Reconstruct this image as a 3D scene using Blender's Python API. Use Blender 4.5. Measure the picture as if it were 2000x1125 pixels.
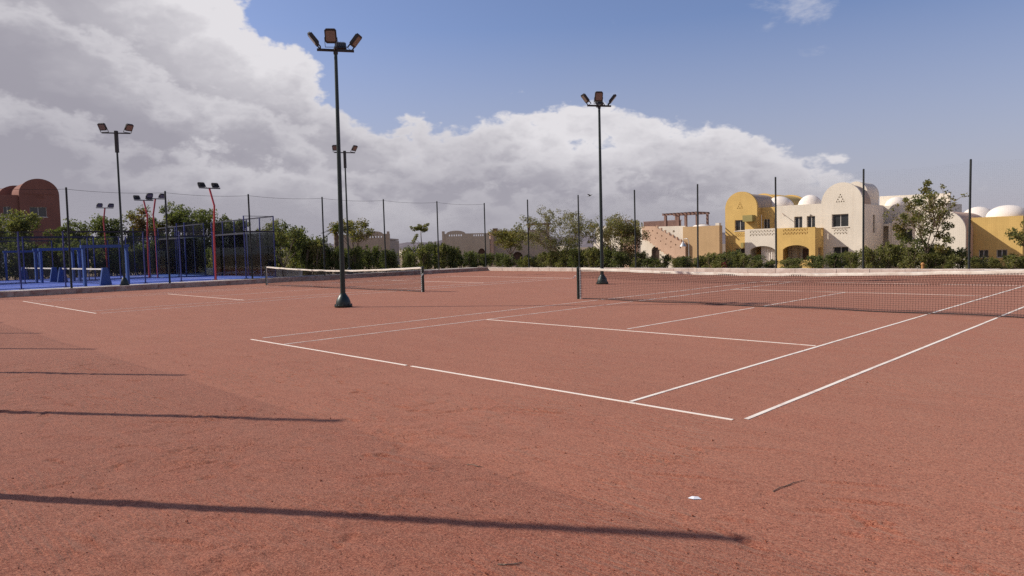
import bpy, math, random
import numpy as np
from mathutils import Vector, Matrix
from mathutils.geometry import tessellate_polygon

for o in list(bpy.data.objects):
    bpy.data.objects.remove(o, do_unlink=True)
scene = bpy.context.scene
COL = scene.collection
R = math.radians

# ------------------------------------------------------------------ camera
cam_data = bpy.data.cameras.new('camera')
cam = bpy.data.objects.new('camera', cam_data)
COL.objects.link(cam)
CAM = Vector((8.781, -18.375, 1.787))
yaw, pitch, roll = -0.78498, -0.05728, -0.02472
fwd = Vector((math.sin(yaw) * math.cos(pitch), math.cos(yaw) * math.cos(pitch), math.sin(pitch)))
rgt = Vector((math.cos(yaw), -math.sin(yaw), 0))
upv = rgt.cross(fwd)
r2 = rgt * math.cos(roll) + upv * math.sin(roll)
u2 = -rgt * math.sin(roll) + upv * math.cos(roll)
M = Matrix((r2, u2, -fwd)).transposed().to_4x4()
M.translation = CAM
cam.matrix_world = M
cam_data.sensor_width = 36.0
cam_data.lens = 1371.3 / 2000 * 36
cam_data.clip_start = 0.05
cam_data.clip_end = 20000
scene.camera = cam

# ------------------------------------------------------------------ light
SUN_EL = R(35.0)
SUN_DIR = Vector((-0.835, -0.550, 0)).normalized()          # towards the sun, on the ground plane
to_sun = Vector((SUN_DIR.x * math.cos(SUN_EL), SUN_DIR.y * math.cos(SUN_EL), math.sin(SUN_EL)))
sun_data = bpy.data.lights.new('sun', 'SUN')
sun_data.energy = 4.9
sun_data.angle = R(0.53)
sun_data.color = (1.0, 0.93, 0.83)
sun = bpy.data.objects.new('sun', sun_data)
COL.objects.link(sun)
sun.rotation_euler = (-to_sun).to_track_quat('-Z', 'Y').to_euler()

world = bpy.data.worlds.new('World')
scene.world = world
world.use_nodes = True
WN, WL = world.node_tree.nodes, world.node_tree.links
WN.clear()


def wm(op, a, b=None, c=None, clamp=False):
    n = WN.new('ShaderNodeMath')
    n.operation = op
    n.use_clamp = clamp
    for i, v in enumerate((a, b, c)):
        if v is None:
            continue
        if isinstance(v, (int, float)):
            n.inputs[i].default_value = v
        else:
            WL.new(v, n.inputs[i])
    return n.outputs[0]


def wvec(op, a, b):
    n = WN.new('ShaderNodeVectorMath')
    n.operation = op
    for i, v in enumerate((a, b)):
        if isinstance(v, (tuple, Vector)):
            n.inputs[i].default_value = v
        else:
            WL.new(v, n.inputs[i])
    return n.outputs['Value'] if op == 'DOT_PRODUCT' else n.outputs[0]


def wramp(x, lo, hi, a=0.0, b=1.0, smooth=True):
    n = WN.new('ShaderNodeMapRange')
    n.interpolation_type = 'SMOOTHSTEP' if smooth else 'LINEAR'
    WL.new(x, n.inputs[0])
    for i, v in enumerate((lo, hi, a, b)):
        n.inputs[i + 1].default_value = v
    return n.outputs[0]


def wmix(f, a, b):
    n = WN.new('ShaderNodeMix')
    n.data_type = 'RGBA'
    n.clamp_factor = True
    if isinstance(f, float):
        n.inputs[0].default_value = f
    else:
        WL.new(f, n.inputs[0])
    for i, v in ((6, a), (7, b)):
        if isinstance(v, tuple):
            n.inputs[i].default_value = (*v, 1)
        else:
            WL.new(v, n.inputs[i])
    return n.outputs[2]


def wnoise(vec, scale, detail, rough, dist=0.0):
    n = WN.new('ShaderNodeTexNoise')
    n.inputs['Scale'].default_value = scale
    n.inputs['Detail'].default_value = detail
    n.inputs['Roughness'].default_value = rough
    n.inputs['Distortion'].default_value = dist
    WL.new(vec, n.inputs['Vector'])
    return n.outputs[0]


sky = WN.new('ShaderNodeTexSky')
sky.sky_type = 'NISHITA'
sky.sun_disc = False
sky.sun_elevation = SUN_EL
sky.sun_rotation = math.atan2(SUN_DIR.x, SUN_DIR.y)
sky.altitude = 50
sky.air_density = 1.0
sky.dust_density = 1.0
sky.ozone_density = 3.0

tc = WN.new('ShaderNodeTexCoord').outputs['Generated']
sep = WN.new('ShaderNodeSeparateXYZ')
WL.new(tc, sep.inputs[0])
hx = wvec('DOT_PRODUCT', tc, (0.7074, 0.7068, 0))
hy = wvec('DOT_PRODUCT', tc, (-0.7068, 0.7074, 0))
az = wm('ARCTAN2', hx, hy)
el = wm('ARCSINE', sep.outputs[2])
# how high the cloud bank stands along the horizon (degrees of azimuth, degrees of elevation)
BANK = [(-180, 30), (-120, 36), (-70, 38), (-45, 31), (-33, 22.5), (-25, 17.6), (-19, 15.8), (-14.5, 13.6), (-11.5, 10.6),
        (-9, 9.4), (-5, 9.5), (-1, 10.0), (2, 10.6), (5, 9.7), (9, 10.2), (14, 10.2), (17, 9.0), (19, 6.6), (23, 4.8),
        (27, 3.0), (36, 1.2), (60, 2), (110, 10), (180, 30)]
fc = WN.new('ShaderNodeFloatCurve')
WL.new(wm('DIVIDE', wm('ADD', az, math.pi), 2 * math.pi), fc.inputs['Value'])
cv = fc.mapping.curves[0]
pts = [((a + 180) / 360, e / 60) for a, e in BANK]
while len(cv.points) < len(pts):
    cv.points.new(0.5, 0.5)
for q, (a, e) in zip(cv.points, pts):
    q.location = (a, e)
    q.handle_type = 'VECTOR'
fc.mapping.update()
bank = wm('MULTIPLY', fc.outputs[0], R(60))

stretch = wvec('MULTIPLY', tc, (1.0, 1.0, 1.7))


def cloud_field(vec, scale, seed):
    vec = wvec('ADD', vec, seed)
    f = wm('MULTIPLY', wm('SUBTRACT', wnoise(vec, 4.4 * scale, 8, 0.58), 0.5), 1.7)
    v = WN.new('ShaderNodeTexVoronoi')
    v.feature = 'F1'
    v.normalize = True
    v.inputs['Scale'].default_value = 13.0 * scale
    v.inputs['Detail'].default_value = 1.5
    v.inputs['Roughness'].default_value = 0.62
    v.inputs['Lacunarity'].default_value = 2.5
    warp = WN.new('ShaderNodeTexNoise')
    warp.inputs['Scale'].default_value = 22.0 * scale
    warp.inputs['Detail'].default_value = 3.0
    warp.inputs['Roughness'].default_value = 0.6
    WL.new(vec, warp.inputs['Vector'])
    WL.new(wvec('ADD', vec, wvec('MULTIPLY', warp.outputs['Color'], (0.07 / scale,) * 3)), v.inputs['Vector'])
    puff = wm('SUBTRACT', 0.42, v.outputs['Distance'])
    return wm('ADD', f, wm('MULTIPLY', puff, 0.85))


# three cumulus banks, each in front of the one before it, bright along its crest and grey in its body
patch = wramp(wnoise(wvec('MULTIPLY', tc, (1, 1, 2.2)), 3.3, 6, 0.5), 0.36, 0.66, -0.20, 0.22)
patch = wm('ADD', patch, wramp(el, R(6.5), R(15), -0.07, 0.24))
cloud_col, dens = None, None
for frac, drop, scale, seed, gain, deep in ((1.0, 0.0, 1.0, (0, 0, 0), 1.15, 0.84), (0.72, 0.2, 1.2, (4.3, 1.7, 2.9), 1.25, 0.84),
                                            (0.42, 0.0, 1.6, (9.1, 3.3, 6.7), 0.9, 0.88)):
    f0 = cloud_field(stretch, scale, seed)
    above = wm('SUBTRACT', wm('SUBTRACT', wm('MULTIPLY', bank, frac), R(drop)), el)     # radians below this bank's crest
    cover = wm('ADD', wm('MULTIPLY', above, 7.0), wm('MULTIPLY', f0, 0.95 * gain))
    d = wramp(cover, 0.0, 0.14 if frac == 1.0 else 0.26)
    body = wramp(cover, 0.02, 0.68)
    lit = wm('ADD', wm('ADD', wm('SUBTRACT', 0.93 if frac == 1.0 else 0.70, wm('MULTIPLY', body, deep)), patch), wm('MULTIPLY', f0, 0.36), clamp=True)
    col_ = wmix(lit, (0.350, 0.337, 0.390), (0.76, 0.74, 0.77))
    if cloud_col is None:
        cloud_col, dens = col_, d
    else:
        cloud_col = wmix(wm('MULTIPLY', d, 0.85), cloud_col, col_)
        dens = wm('MAXIMUM', dens, wm('MULTIPLY', d, 0.9))
# loose wisps in the clear part
wisp = wnoise(wvec('MULTIPLY', tc, (7, 7, 15)), 1.0, 9, 0.6, 0.3)
wmask = wm('MULTIPLY', wramp(wisp, 0.62, 0.80), wramp(el, R(3), R(9)))
dens = wm('MAXIMUM', dens, wm('MULTIPLY', wmask, 0.5))
# the low air: pale and greyish lilac towards the horizon
low = wramp(el, R(0.0), R(8.0), 1.0, 0.0)
cloud_col = wmix(wm('MULTIPLY', low, 0.72), cloud_col, (0.395, 0.38, 0.425))
haze_amt = wramp(el, R(-1.0), R(17.0), 1.0, 0.0, False)

bg_sky = WN.new('ShaderNodeBackground')
tint = WN.new('ShaderNodeMix')
tint.data_type = 'RGBA'
tint.blend_type = 'MULTIPLY'
tint.inputs[0].default_value = 1.0
WL.new(sky.outputs[0], tint.inputs[6])
tint.inputs[7].default_value = (1.07, 0.96, 1.08, 1)          # the camera's slightly violet white balance
WL.new(wmix(haze_amt, tint.outputs[2], (3.7, 3.55, 4.15)), bg_sky.inputs[0])
bg_sky.inputs[1].default_value = 0.115
bg_cloud = WN.new('ShaderNodeBackground')
WL.new(cloud_col, bg_cloud.inputs[0])
bg_cloud.inputs[1].default_value = 1.0
mixw = WN.new('ShaderNodeMixShader')
WL.new(wm('MULTIPLY', dens, wramp(el, R(-2), R(-0.5))), mixw.inputs[0])
WL.new(bg_sky.outputs[0], mixw.inputs[1])
WL.new(bg_cloud.outputs[0], mixw.inputs[2])
wout = WN.new('ShaderNodeOutputWorld')
WL.new(mixw.outputs[0], wout.inputs[0])

world.cycles.sampling_method = 'MANUAL'
world.cycles.sample_map_resolution = 256
scene.view_settings.view_transform = 'Standard'
scene.view_settings.look = 'None'
scene.view_settings.gamma = 1.0
scene.view_settings.exposure = 0.0
scene.view_settings.use_curve_mapping = False
scene.render.engine = 'CYCLES'
scene.cycles.use_denoising = False
scene.cycles.max_bounces = 6
scene.cycles.transparent_max_bounces = 24
scene.cycles.caustics_reflective = False
scene.cycles.caustics_refractive = False


# ------------------------------------------------------------------ materials
class NT:
    """small helper round a material's node tree"""

    def __init__(s, name):
        s.m = bpy.data.materials.new(name)
        s.m.use_nodes = True
        s.N, s.L = s.m.node_tree.nodes, s.m.node_tree.links
        s.b = s.N['Principled BSDF']
        s.out = s.N['Material Output']
        s.co = s.N.new('ShaderNodeNewGeometry').outputs['Position']

    def noise(s, scale, detail=4, rough=0.55, vec=None, dist=0.0, stretch=None):
        n = s.N.new('ShaderNodeTexNoise')
        n.inputs['Scale'].default_value = scale
        n.inputs['Detail'].default_value = detail
        n.inputs['Roughness'].default_value = rough
        n.inputs['Distortion'].default_value = dist
        v = vec or s.co
        if stretch:
            k = s.N.new('ShaderNodeMapping')
            k.inputs['Scale'].default_value = stretch[:3]
            if len(stretch) > 3:
                k.inputs['Rotation'].default_value = (0, 0, stretch[3])
            s.L.new(v, k.inputs[0])
            v = k.outputs[0]
        s.L.new(v, n.inputs['Vector'])
        return n.outputs[0]

    def ramp(s, x, lo, hi, a=0.0, b=1.0):
        n = s.N.new('ShaderNodeMapRange')
        n.interpolation_type = 'SMOOTHSTEP'
        s.L.new(x, n.inputs[0])
        for i, v in enumerate((lo, hi, a, b)):
            n.inputs[i + 1].default_value = v
        return n.outputs[0]

    def math(s, op, a, b):
        n = s.N.new('ShaderNodeMath')
        n.operation = op
        for i, v in enumerate((a, b)):
            if isinstance(v, (int, float)):
                n.inputs[i].default_value = v
            else:
                s.L.new(v, n.inputs[i])
        return n.outputs[0]

    def mix(s, f, a, b, blend='MIX'):
        n = s.N.new('ShaderNodeMix')
        n.data_type = 'RGBA'
        n.blend_type = blend
        if isinstance(f, (int, float)):
            n.inputs[0].default_value = f
        else:
            s.L.new(f, n.inputs[0])
        for i, v in ((6, a), (7, b)):
            if isinstance(v, tuple):
                n.inputs[i].default_value = (*v, 1)
            else:
                s.L.new(v, n.inputs[i])
        return n.outputs[2]

    def color(s, c):
        if isinstance(c, tuple):
            s.b.inputs['Base Color'].default_value = (*c, 1)
        else:
            s.L.new(c, s.b.inputs['Base Color'])

    def set(s, **k):
        for key, v in k.items():
            s.b.inputs[key.replace('_', ' ')].default_value = v

    def bump(s, h, strength, dist, prev=None):
        n = s.N.new('ShaderNodeBump')
        n.inputs['Strength'].default_value = strength
        n.inputs['Distance'].default_value = dist
        s.L.new(h, n.inputs['Height'])
        if prev is not None:
            s.L.new(prev, n.inputs['Normal'])
        s.L.new(n.outputs[0], s.b.inputs['Normal'])
        return n.outputs[0]


def dk(c, k):
    return tuple(x * k for x in c)


def plaster(name, c, var=0.10, rough=0.92):
    t = NT(name)
    big = t.ramp(t.noise(0.5, 6, 0.6), 0.3, 0.7)
    run = t.ramp(t.noise(1.0, 6, 0.65, stretch=(2.2, 2.2, 0.22)), 0.45, 0.8)
    col = t.mix(big, dk(c, 1 - var), dk(c, 1 + var * 0.5))
    col = t.mix(t.math('MULTIPLY', run, 0.5), col, (c[0] * 0.78, c[1] * 0.74, c[2] * 0.70))
    t.color(col)
    t.set(Roughness=rough, Specular_IOR_Level=0.2)
    t.bump(t.noise(22, 6, 0.7), 0.35, 0.02)
    return t.m


def metal(name, c, rough=0.45, metallic=0.0, wear=(0.25, 0.2, 0.17), amount=0.25):
    t = NT(name)
    w = t.ramp(t.noise(9, 6, 0.7), 0.55, 0.78)
    col = t.mix(t.noise(2.0, 4), dk(c, 0.85), dk(c, 1.15))
    t.color(t.mix(t.math('MULTIPLY', w, amount), col, wear))
    t.set(Roughness=rough, Metallic=metallic)
    t.bump(t.noise(60, 3), 0.1, 0.003)
    return t.m


MAT = {}
# red clay
t = NT('red_clay')
big = t.ramp(t.noise(0.16, 6, 0.6), 0.32, 0.68)
mid = t.ramp(t.noise(0.9, 7, 0.62), 0.38, 0.66)
sweep = t.ramp(t.noise(1.0, 6, 0.6, stretch=(0.45, 3.2, 1, 0.35)), 0.42, 0.68)
fine = t.ramp(t.noise(26, 6, 0.68), 0.30, 0.72)
grain = t.noise(115, 2, 0.8)
grit = t.noise(210, 2, 0.7)
def stones(scale):
    v = t.N.new('ShaderNodeTexVoronoi')
    v.feature = 'F1'
    v.inputs['Scale'].default_value = scale
    t.L.new(t.co, v.inputs['Vector'])
    k = t.N.new('ShaderNodeSeparateColor')
    t.L.new(v.outputs['Color'], k.inputs[0])
    return k.outputs[0]


col = t.mix(big, (0.288, 0.082, 0.047), (0.340, 0.108, 0.063))
col = t.mix(t.math('MULTIPLY', mid, 0.65), col, (0.285, 0.075, 0.043))
col = t.mix(t.math('MULTIPLY', sweep, 0.45), col, (0.385, 0.138, 0.084))
col = t.mix(t.ramp(t.noise(0.55, 5, 0.6), 0.58, 0.74, 0, 0.6), col, (0.34, 0.080, 0.044))
col = t.mix(t.math('MULTIPLY', fine, 0.35), col, (0.215, 0.058, 0.034))
for sc_, amt in ((150, 0.75), (85, 0.42)):
    g = stones(sc_)
    col = t.mix(t.ramp(g, 0.62, 1.0, 0, amt), col, (0.47, 0.19, 0.112))
    col = t.mix(t.ramp(g, 0.40, 0.0, 0, amt), col, (0.085, 0.017, 0.009))
col = t.mix(t.ramp(grit, 0.57, 0.72, 0, 0.5), col, (0.54, 0.275, 0.185))
t.color(col)
t.set(Roughness=0.96, Specular_IOR_Level=0.10, Sheen_Weight=0.24, Sheen_Roughness=0.45)
t.b.inputs['Sheen Tint'].default_value = (1.0, 0.78, 0.62, 1)
b1 = t.bump(t.noise(2.0, 4, 0.5), 0.40, 0.040)
worked = t.ramp(t.noise(0.42, 4, 0.55), 0.44, 0.66, 0.12, 1.0)                       # trodden patches among the swept ones
marks = t.noise(6.0, 4, 0.55, stretch=(0.8, 2.3, 1, 0.45))
drag = t.noise(5.0, 4, 0.6, stretch=(0.4, 5.0, 1, -0.25))
b2 = t.bump(t.math('MULTIPLY', t.math('ADD', marks, t.math('MULTIPLY', drag, 0.7)), worked), 0.62, 0.034, b1)
b3 = t.bump(t.noise(30, 3, 0.6), 0.35, 0.007, b2)
t.bump(t.noise(120, 2, 0.7), 0.8, 0.004, b3)
MAT['clay'] = t.m

# white court tape, dusted with clay
def tape(name, lo, hi):
    t = NT(name)
    d = t.ramp(t.noise(2.6, 7, 0.72), lo, hi)
    t.color(t.mix(d, (0.86, 0.77, 0.66), (0.38, 0.155, 0.105)))
    t.set(Roughness=0.85)
    t.bump(t.noise(40, 3), 0.2, 0.003)
    return t.m


MAT['tape'] = tape('court_tape', 0.54, 0.84)
MAT['tape_worn'] = tape('court_tape_worn', 0.46, 0.86)
MAT['tape_dusty'] = tape('court_tape_dusty', 0.42, 0.86)
# dry ground, pavement, kerb
t = NT('dry_earth')
t.color(t.mix(t.ramp(t.noise(0.35, 7, 0.65), 0.35, 0.65), (0.21, 0.15, 0.10), (0.30, 0.225, 0.16)))
t.set(Roughness=0.97, Specular_IOR_Level=0.1)
t.bump(t.noise(5, 6), 0.6, 0.05)
MAT['earth'] = t.m
t = NT('concrete')
t.color(t.mix(t.ramp(t.noise(1.5, 8, 0.7), 0.35, 0.7), (0.38, 0.33, 0.29), (0.52, 0.46, 0.41)))
t.set(Roughness=0.93)
t.bump(t.noise(30, 5), 0.4, 0.01)
MAT['concrete'] = t.m
t = NT('kerb_stone')
c = t.mix(t.ramp(t.noise(1.9, 8, 0.7), 0.35, 0.7), (0.50, 0.41, 0.35), (0.68, 0.59, 0.52))
c = t.mix(t.ramp(t.noise(5.5, 6, 0.7), 0.56, 0.74, 0, 0.55), c, (0.37, 0.20, 0.15))
t.color(c)
t.set(Roughness=0.92)
t.bump(t.noise(26, 6, 0.7), 0.6, 0.012)
MAT['kerb'] = t.m
t = NT('hill_rock')
t.color(t.mix(t.noise(0.006, 8, 0.65), (0.15, 0.135, 0.15), (0.22, 0.19, 0.20)))
t.set(Roughness=1.0, Specular_IOR_Level=0.0)
MAT['hill'] = t.m
t = NT('shaded_stained_kerb_stone')  # same stone with the left kerb's shade painted in, plus heavier clay stains
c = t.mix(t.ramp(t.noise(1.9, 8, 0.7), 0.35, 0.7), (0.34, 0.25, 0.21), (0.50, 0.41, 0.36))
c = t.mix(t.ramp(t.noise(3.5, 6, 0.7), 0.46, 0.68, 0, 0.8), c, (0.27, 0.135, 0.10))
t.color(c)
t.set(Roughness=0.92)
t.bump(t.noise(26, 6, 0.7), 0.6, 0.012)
MAT['kerb_shaded_stained'] = t.m
t = NT('blue_turf')
t.color(t.mix(t.ramp(t.noise(0.8, 7, 0.7), 0.3, 0.7), (0.035, 0.075, 0.36), (0.065, 0.13, 0.50)))
t.set(Roughness=0.95)
t.bump(t.noise(80, 3), 0.4, 0.006)
MAT['turf'] = t.m

MAT['green_steel'] = metal('green_steel', (0.010, 0.024, 0.021), 0.42)
MAT['post_steel'] = metal('fence_post_steel', (0.009, 0.016, 0.017), 0.6)
MAT['dark_steel'] = metal('dark_steel', (0.028, 0.026, 0.026), 0.5)
MAT['lamp_back'] = metal('lamp_housing', (0.035, 0.032, 0.03), 0.6)
MAT['red_steel'] = metal('red_steel', (0.48, 0.052, 0.055), 0.45)
MAT['blue_steel'] = metal('blue_steel', (0.022, 0.032, 0.17), 0.5)
MAT['sky_steel'] = metal('bright_blue_steel', (0.018, 0.065, 0.25), 0.5)
MAT['cage_mesh'] = metal('cage_mesh_wire', (0.022, 0.022, 0.04), 0.8)
MAT['galvanised'] = metal('galvanised', (0.42, 0.43, 0.44), 0.5, 0.4)
MAT['aluminium'] = metal('window_frame', (0.55, 0.52, 0.49), 0.5)
MAT['net_cord'] = metal('net_cord', (0.035, 0.030, 0.030), 0.9)
MAT['net_cord_pale'] = metal('net_cord_faded', (0.06, 0.045, 0.04), 0.9)
MAT['fence_cord'] = metal('fence_cord', (0.03, 0.035, 0.035), 0.9)
t = NT('canvas')
t.color(t.mix(t.ramp(t.noise(4, 6, 0.7), 0.35, 0.75), (0.78, 0.73, 0.64), (0.55, 0.46, 0.38)))
t.set(Roughness=0.9)
MAT['canvas'] = t.m
t = NT('lamp_glass')
t.color(t.mix(t.noise(30, 2), (0.20, 0.165, 0.14), (0.27, 0.22, 0.19)))
t.set(Roughness=0.25)
MAT['lamp_glass'] = t.m
t = NT('window_glass')
t.color((0.035, 0.036, 0.038))
t.set(Roughness=0.08, Specular_IOR_Level=0.6)
t.bump(t.noise(1.5, 2), 0.05, 0.02)
MAT['glass'] = t.m
t = NT('clear_glass')
tr = t.N.new('ShaderNodeBsdfTransparent')
tr.inputs[0].default_value = (0.88, 0.92, 0.91, 1)
gl = t.N.new('ShaderNodeBsdfGlossy')
gl.inputs['Roughness'].default_value = 0.03
fr = t.N.new('ShaderNodeFresnel')
fr.inputs[0].default_value = 1.45
mx = t.N.new('ShaderNodeMixShader')
t.L.new(fr.outputs[0], mx.inputs[0])
t.L.new(tr.outputs[0], mx.inputs[1])
t.L.new(gl.outputs[0], mx.inputs[2])
t.L.new(mx.outputs[0], t.out.inputs[0])
MAT['clear'] = t.m

MAT['ochre'] = plaster('ochre_plaster', (0.67, 0.45, 0.16))
MAT['white'] = plaster('white_plaster', (0.765, 0.69, 0.58), 0.07)
MAT['dome_white'] = plaster('dome_plaster', (0.82, 0.74, 0.66), 0.07)
MAT['beige'] = plaster('beige_plaster', (0.52, 0.44, 0.34))
MAT['grey_beige'] = plaster('grey_beige_plaster', (0.44, 0.36, 0.285))
MAT['tan'] = plaster('tan_plaster', (0.52, 0.35, 0.19))
MAT['pink'] = plaster('pink_plaster', (0.62, 0.42, 0.30))
MAT['brick_red'] = plaster('red_plaster', (0.25, 0.115, 0.088))
MAT['vault_grey'] = plaster('vault_render', (0.42, 0.33, 0.26))
MAT['rail_red'] = metal('red_timber', (0.21, 0.115, 0.09), 0.8)
MAT['dark_wood'] = metal('dark_wood', (0.09, 0.045, 0.03), 0.7)
MAT['olive_box'] = metal('olive_box', (0.30, 0.25, 0.085), 0.7)
MAT['curtain'] = plaster('curtain_cloth', (0.72, 0.66, 0.60), 0.05)
MAT['orange'] = metal('orange_paint', (0.42, 0.20, 0.06), 0.6)
t = NT('bird_plumage')
t.color(t.mix(t.noise(20), (0.02, 0.02, 0.025), (0.05, 0.05, 0.055)))
MAT['bird'] = t.m
t = NT('paper')
t.color(t.mix(t.noise(30), (0.75, 0.76, 0.80), (0.85, 0.85, 0.87)))
MAT['paper'] = t.m
t = NT('bark')
t.color(t.mix(t.noise(8, 6, 0.7, stretch=(1, 1, 0.25)), (0.10, 0.07, 0.05), (0.30, 0.23, 0.17)))
t.set(Roughness=0.95)
t.bump(t.noise(25, 5, 0.7, stretch=(1, 1, 0.3)), 0.8, 0.02)
MAT['bark'] = t.m


def leaf_mat(name, cols, trans=0.42):
    t = NT(name)
    g = t.N.new('ShaderNodeNewGeometry')
    rp = t.N.new('ShaderNodeValToRGB')
    t.L.new(g.outputs['Random Per Island'], rp.inputs[0])
    e = rp.color_ramp.elements
    e[0].position, e[0].color = 0.0, (*cols[0], 1)
    e[1].position, e[1].color = 1.0, (*cols[-1], 1)
    for i, cc in enumerate(cols[1:-1]):
        q = e.new((i + 1) / (len(cols) - 1))
        q.color = (*cc, 1)
    clump = t.ramp(t.noise(1.3, 3), 0.35, 0.7)
    c = t.mix(clump, rp.outputs[0], t.mix(1.0, rp.outputs[0], (0.62, 0.66, 0.6), 'MULTIPLY'))
    t.color(c)
    t.set(Roughness=0.6, Specular_IOR_Level=0.25)
    tl = t.N.new('ShaderNodeBsdfTranslucent')
    t.L.new(t.mix(1.0, c, (1.25, 1.3, 0.7), 'MULTIPLY'), tl.inputs[0])
    mx = t.N.new('ShaderNodeMixShader')
    mx.inputs[0].default_value = trans
    t.L.new(t.b.outputs[0], mx.inputs[1])
    t.L.new(tl.outputs[0], mx.inputs[2])
    t.L.new(mx.outputs[0], t.out.inputs[0])
    return t.m


MAT['leaf_dark'] = leaf_mat('leaf_dark', [(0.070, 0.088, 0.030), (0.145, 0.165, 0.056), (0.225, 0.235, 0.085)])
MAT['leaf_olive'] = leaf_mat('leaf_olive', [(0.105, 0.115, 0.038), (0.215, 0.215, 0.075), (0.33, 0.30, 0.115)])
MAT['leaf_yellow'] = leaf_mat('leaf_yellow', [(0.09, 0.085, 0.024), (0.21, 0.18, 0.050), (0.34, 0.26, 0.075)])
MAT['leaf_grey'] = leaf_mat('leaf_grey', [(0.12, 0.115, 0.062), (0.25, 0.225, 0.125), (0.37, 0.325, 0.19)])
MAT['leaf_rust'] = leaf_mat('leaf_rust', [(0.09, 0.05, 0.02), (0.19, 0.105, 0.042), (0.24, 0.155, 0.055)])
MAT['leaf_pink'] = leaf_mat('leaf_pink', [(0.30, 0.02, 0.07), (0.45, 0.04, 0.12)])
MAT['leaf_palm'] = leaf_mat('leaf_palm', [(0.05, 0.075, 0.025), (0.10, 0.12, 0.045)])


# ------------------------------------------------------------------ mesh building
class MB:
    def __init__(s):
        s.v, s.f = [], []

    def add(s, verts, faces):
        k = len(s.v)
        s.v += [tuple(v) for v in verts]
        s.f += [tuple(i + k for i in f) for f in faces]
        return s

    def box(s, x0, x1, y0, y1, z0, z1):
        return s.add([(x0, y0, z0), (x1, y0, z0), (x1, y1, z0), (x0, y1, z0), (x0, y0, z1), (x1, y0, z1), (x1, y1, z1), (x0, y1, z1)],
                     [(0, 3, 2, 1), (4, 5, 6, 7), (0, 1, 5, 4), (1, 2, 6, 5), (2, 3, 7, 6), (3, 0, 4, 7)])

    def obox(s, c, size, rot, ch=0.0):
        """box of a given size turned by the 3x3 rot about c, with chamfered long edges when ch > 0"""
        a, b, d = (q / 2 for q in size)
        if ch:
            ring = [(-a + ch, -b), (a - ch, -b), (a, -b + ch), (a, b - ch), (a - ch, b), (-a + ch, b), (-a, b - ch), (-a, -b + ch)]
        else:
            ring = [(-a, -b), (a, -b), (a, b), (-a, b)]
        n = len(ring)
        vs = [Vector((x, y, -d)) for x, y in ring] + [Vector((x, y, d)) for x, y in ring]
        c = Vector(c)
        fs = [tuple(range(n - 1, -1, -1)), tuple(range(n, 2 * n))] + [(i, (i + 1) % n, (i + 1) % n + n, i + n) for i in range(n)]
        return s.add([c + rot @ v for v in vs], fs)

    def tube(s, pts, rad, n=8, cap=True):
        pts = [Vector(p) for p in pts]
        rad = rad if isinstance(rad, (list, tuple)) else [rad] * len(pts)
        vs, prev = [], None
        for i, p in enumerate(pts):
            d = (pts[min(i + 1, len(pts) - 1)] - pts[max(i - 1, 0)]).normalized()
            a = prev - d * prev.dot(d) if prev is not None else Vector((1, 0, 0)) - d * d.x
            if a.length < 1e-3:
                a = Vector((0, 1, 0)) - d * d.y
            a.normalize()
            prev = a
            b = d.cross(a)
            vs += [p + (a * math.cos(2 * math.pi * j / n) + b * math.sin(2 * math.pi * j / n)) * rad[i] for j in range(n)]
        fs = []
        for i in range(len(pts) - 1):
            for j in range(n):
                fs.append((i * n + j, i * n + (j + 1) % n, (i + 1) * n + (j + 1) % n, (i + 1) * n + j))
        if cap:
            fs += [tuple(range(n - 1, -1, -1)), tuple(range((len(pts) - 1) * n, len(pts) * n))]
        return s.add(vs, fs)

    def lathe(s, prof, c=(0, 0, 0), n=20):
        vs, fs = [], []
        for r, z in prof:
            vs += [(c[0] + r * math.cos(2 * math.pi * j / n), c[1] + r * math.sin(2 * math.pi * j / n), c[2] + z) for j in range(n)]
        for i in range(len(prof) - 1):
            for j in range(n):
                fs.append((i * n + j, i * n + (j + 1) % n, (i + 1) * n + (j + 1) % n, (i + 1) * n + j))
        fs += [tuple(range(n - 1, -1, -1)), tuple(range((len(prof) - 1) * n, len(prof) * n))]
        return s.add(vs, fs)

    def wall(s, outline, holes, thick, fn):
        """slab with real openings; fn maps (a, b, depth) to a point"""
        loops = [outline] + list(holes)
        flat = [p for lp in loops for p in lp]
        tris = tessellate_polygon([[Vector((a, b, 0)) for a, b in lp] for lp in loops])
        n = len(flat)
        vs = [fn(a, b, 0) for a, b in flat] + [fn(a, b, thick) for a, b in flat]
        fs = [tuple(q) for q in tris] + [tuple(i + n for i in reversed(q)) for q in tris]
        k = 0
        for lp in loops:
            m = len(lp)
            for i in range(m):
                a, b = k + i, k + (i + 1) % m
                fs.append((a, b, b + n, a + n))
            k += m
        return s.add(vs, fs)

    def build(s, name, mat, parent=None, loc=None, smooth=False):
        org = Vector(parent_loc(parent)) if parent is not None else Vector(loc or (0, 0, 0))
        me = bpy.data.meshes.new(name)
        me.from_pydata([Vector(v) - org for v in s.v], [], s.f)
        return finish(name, me, mat, parent, org, smooth)


def parent_loc(p):
    x = Vector((0, 0, 0))
    while p is not None:
        x = x + p.location
        p = p.parent
    return x


def finish(name, me, mat, parent=None, org=(0, 0, 0), smooth=False):
    import bmesh
    if len(me.polygons) < 6000:
        bm = bmesh.new()
        bm.from_mesh(me)
        bmesh.ops.recalc_face_normals(bm, faces=bm.faces)
        bm.to_mesh(me)
        bm.free()
    me.materials.append(MAT[mat])
    if smooth:
        me.polygons.foreach_set('use_smooth', [True] * len(me.polygons))
        try:
            me.set_sharp_from_angle(angle=R(40))
        except Exception:
            pass
    o = bpy.data.objects.new(name, me)
    COL.objects.link(o)
    if parent is not None:
        o.parent = parent
    else:
        o.location = org
    return o


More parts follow.
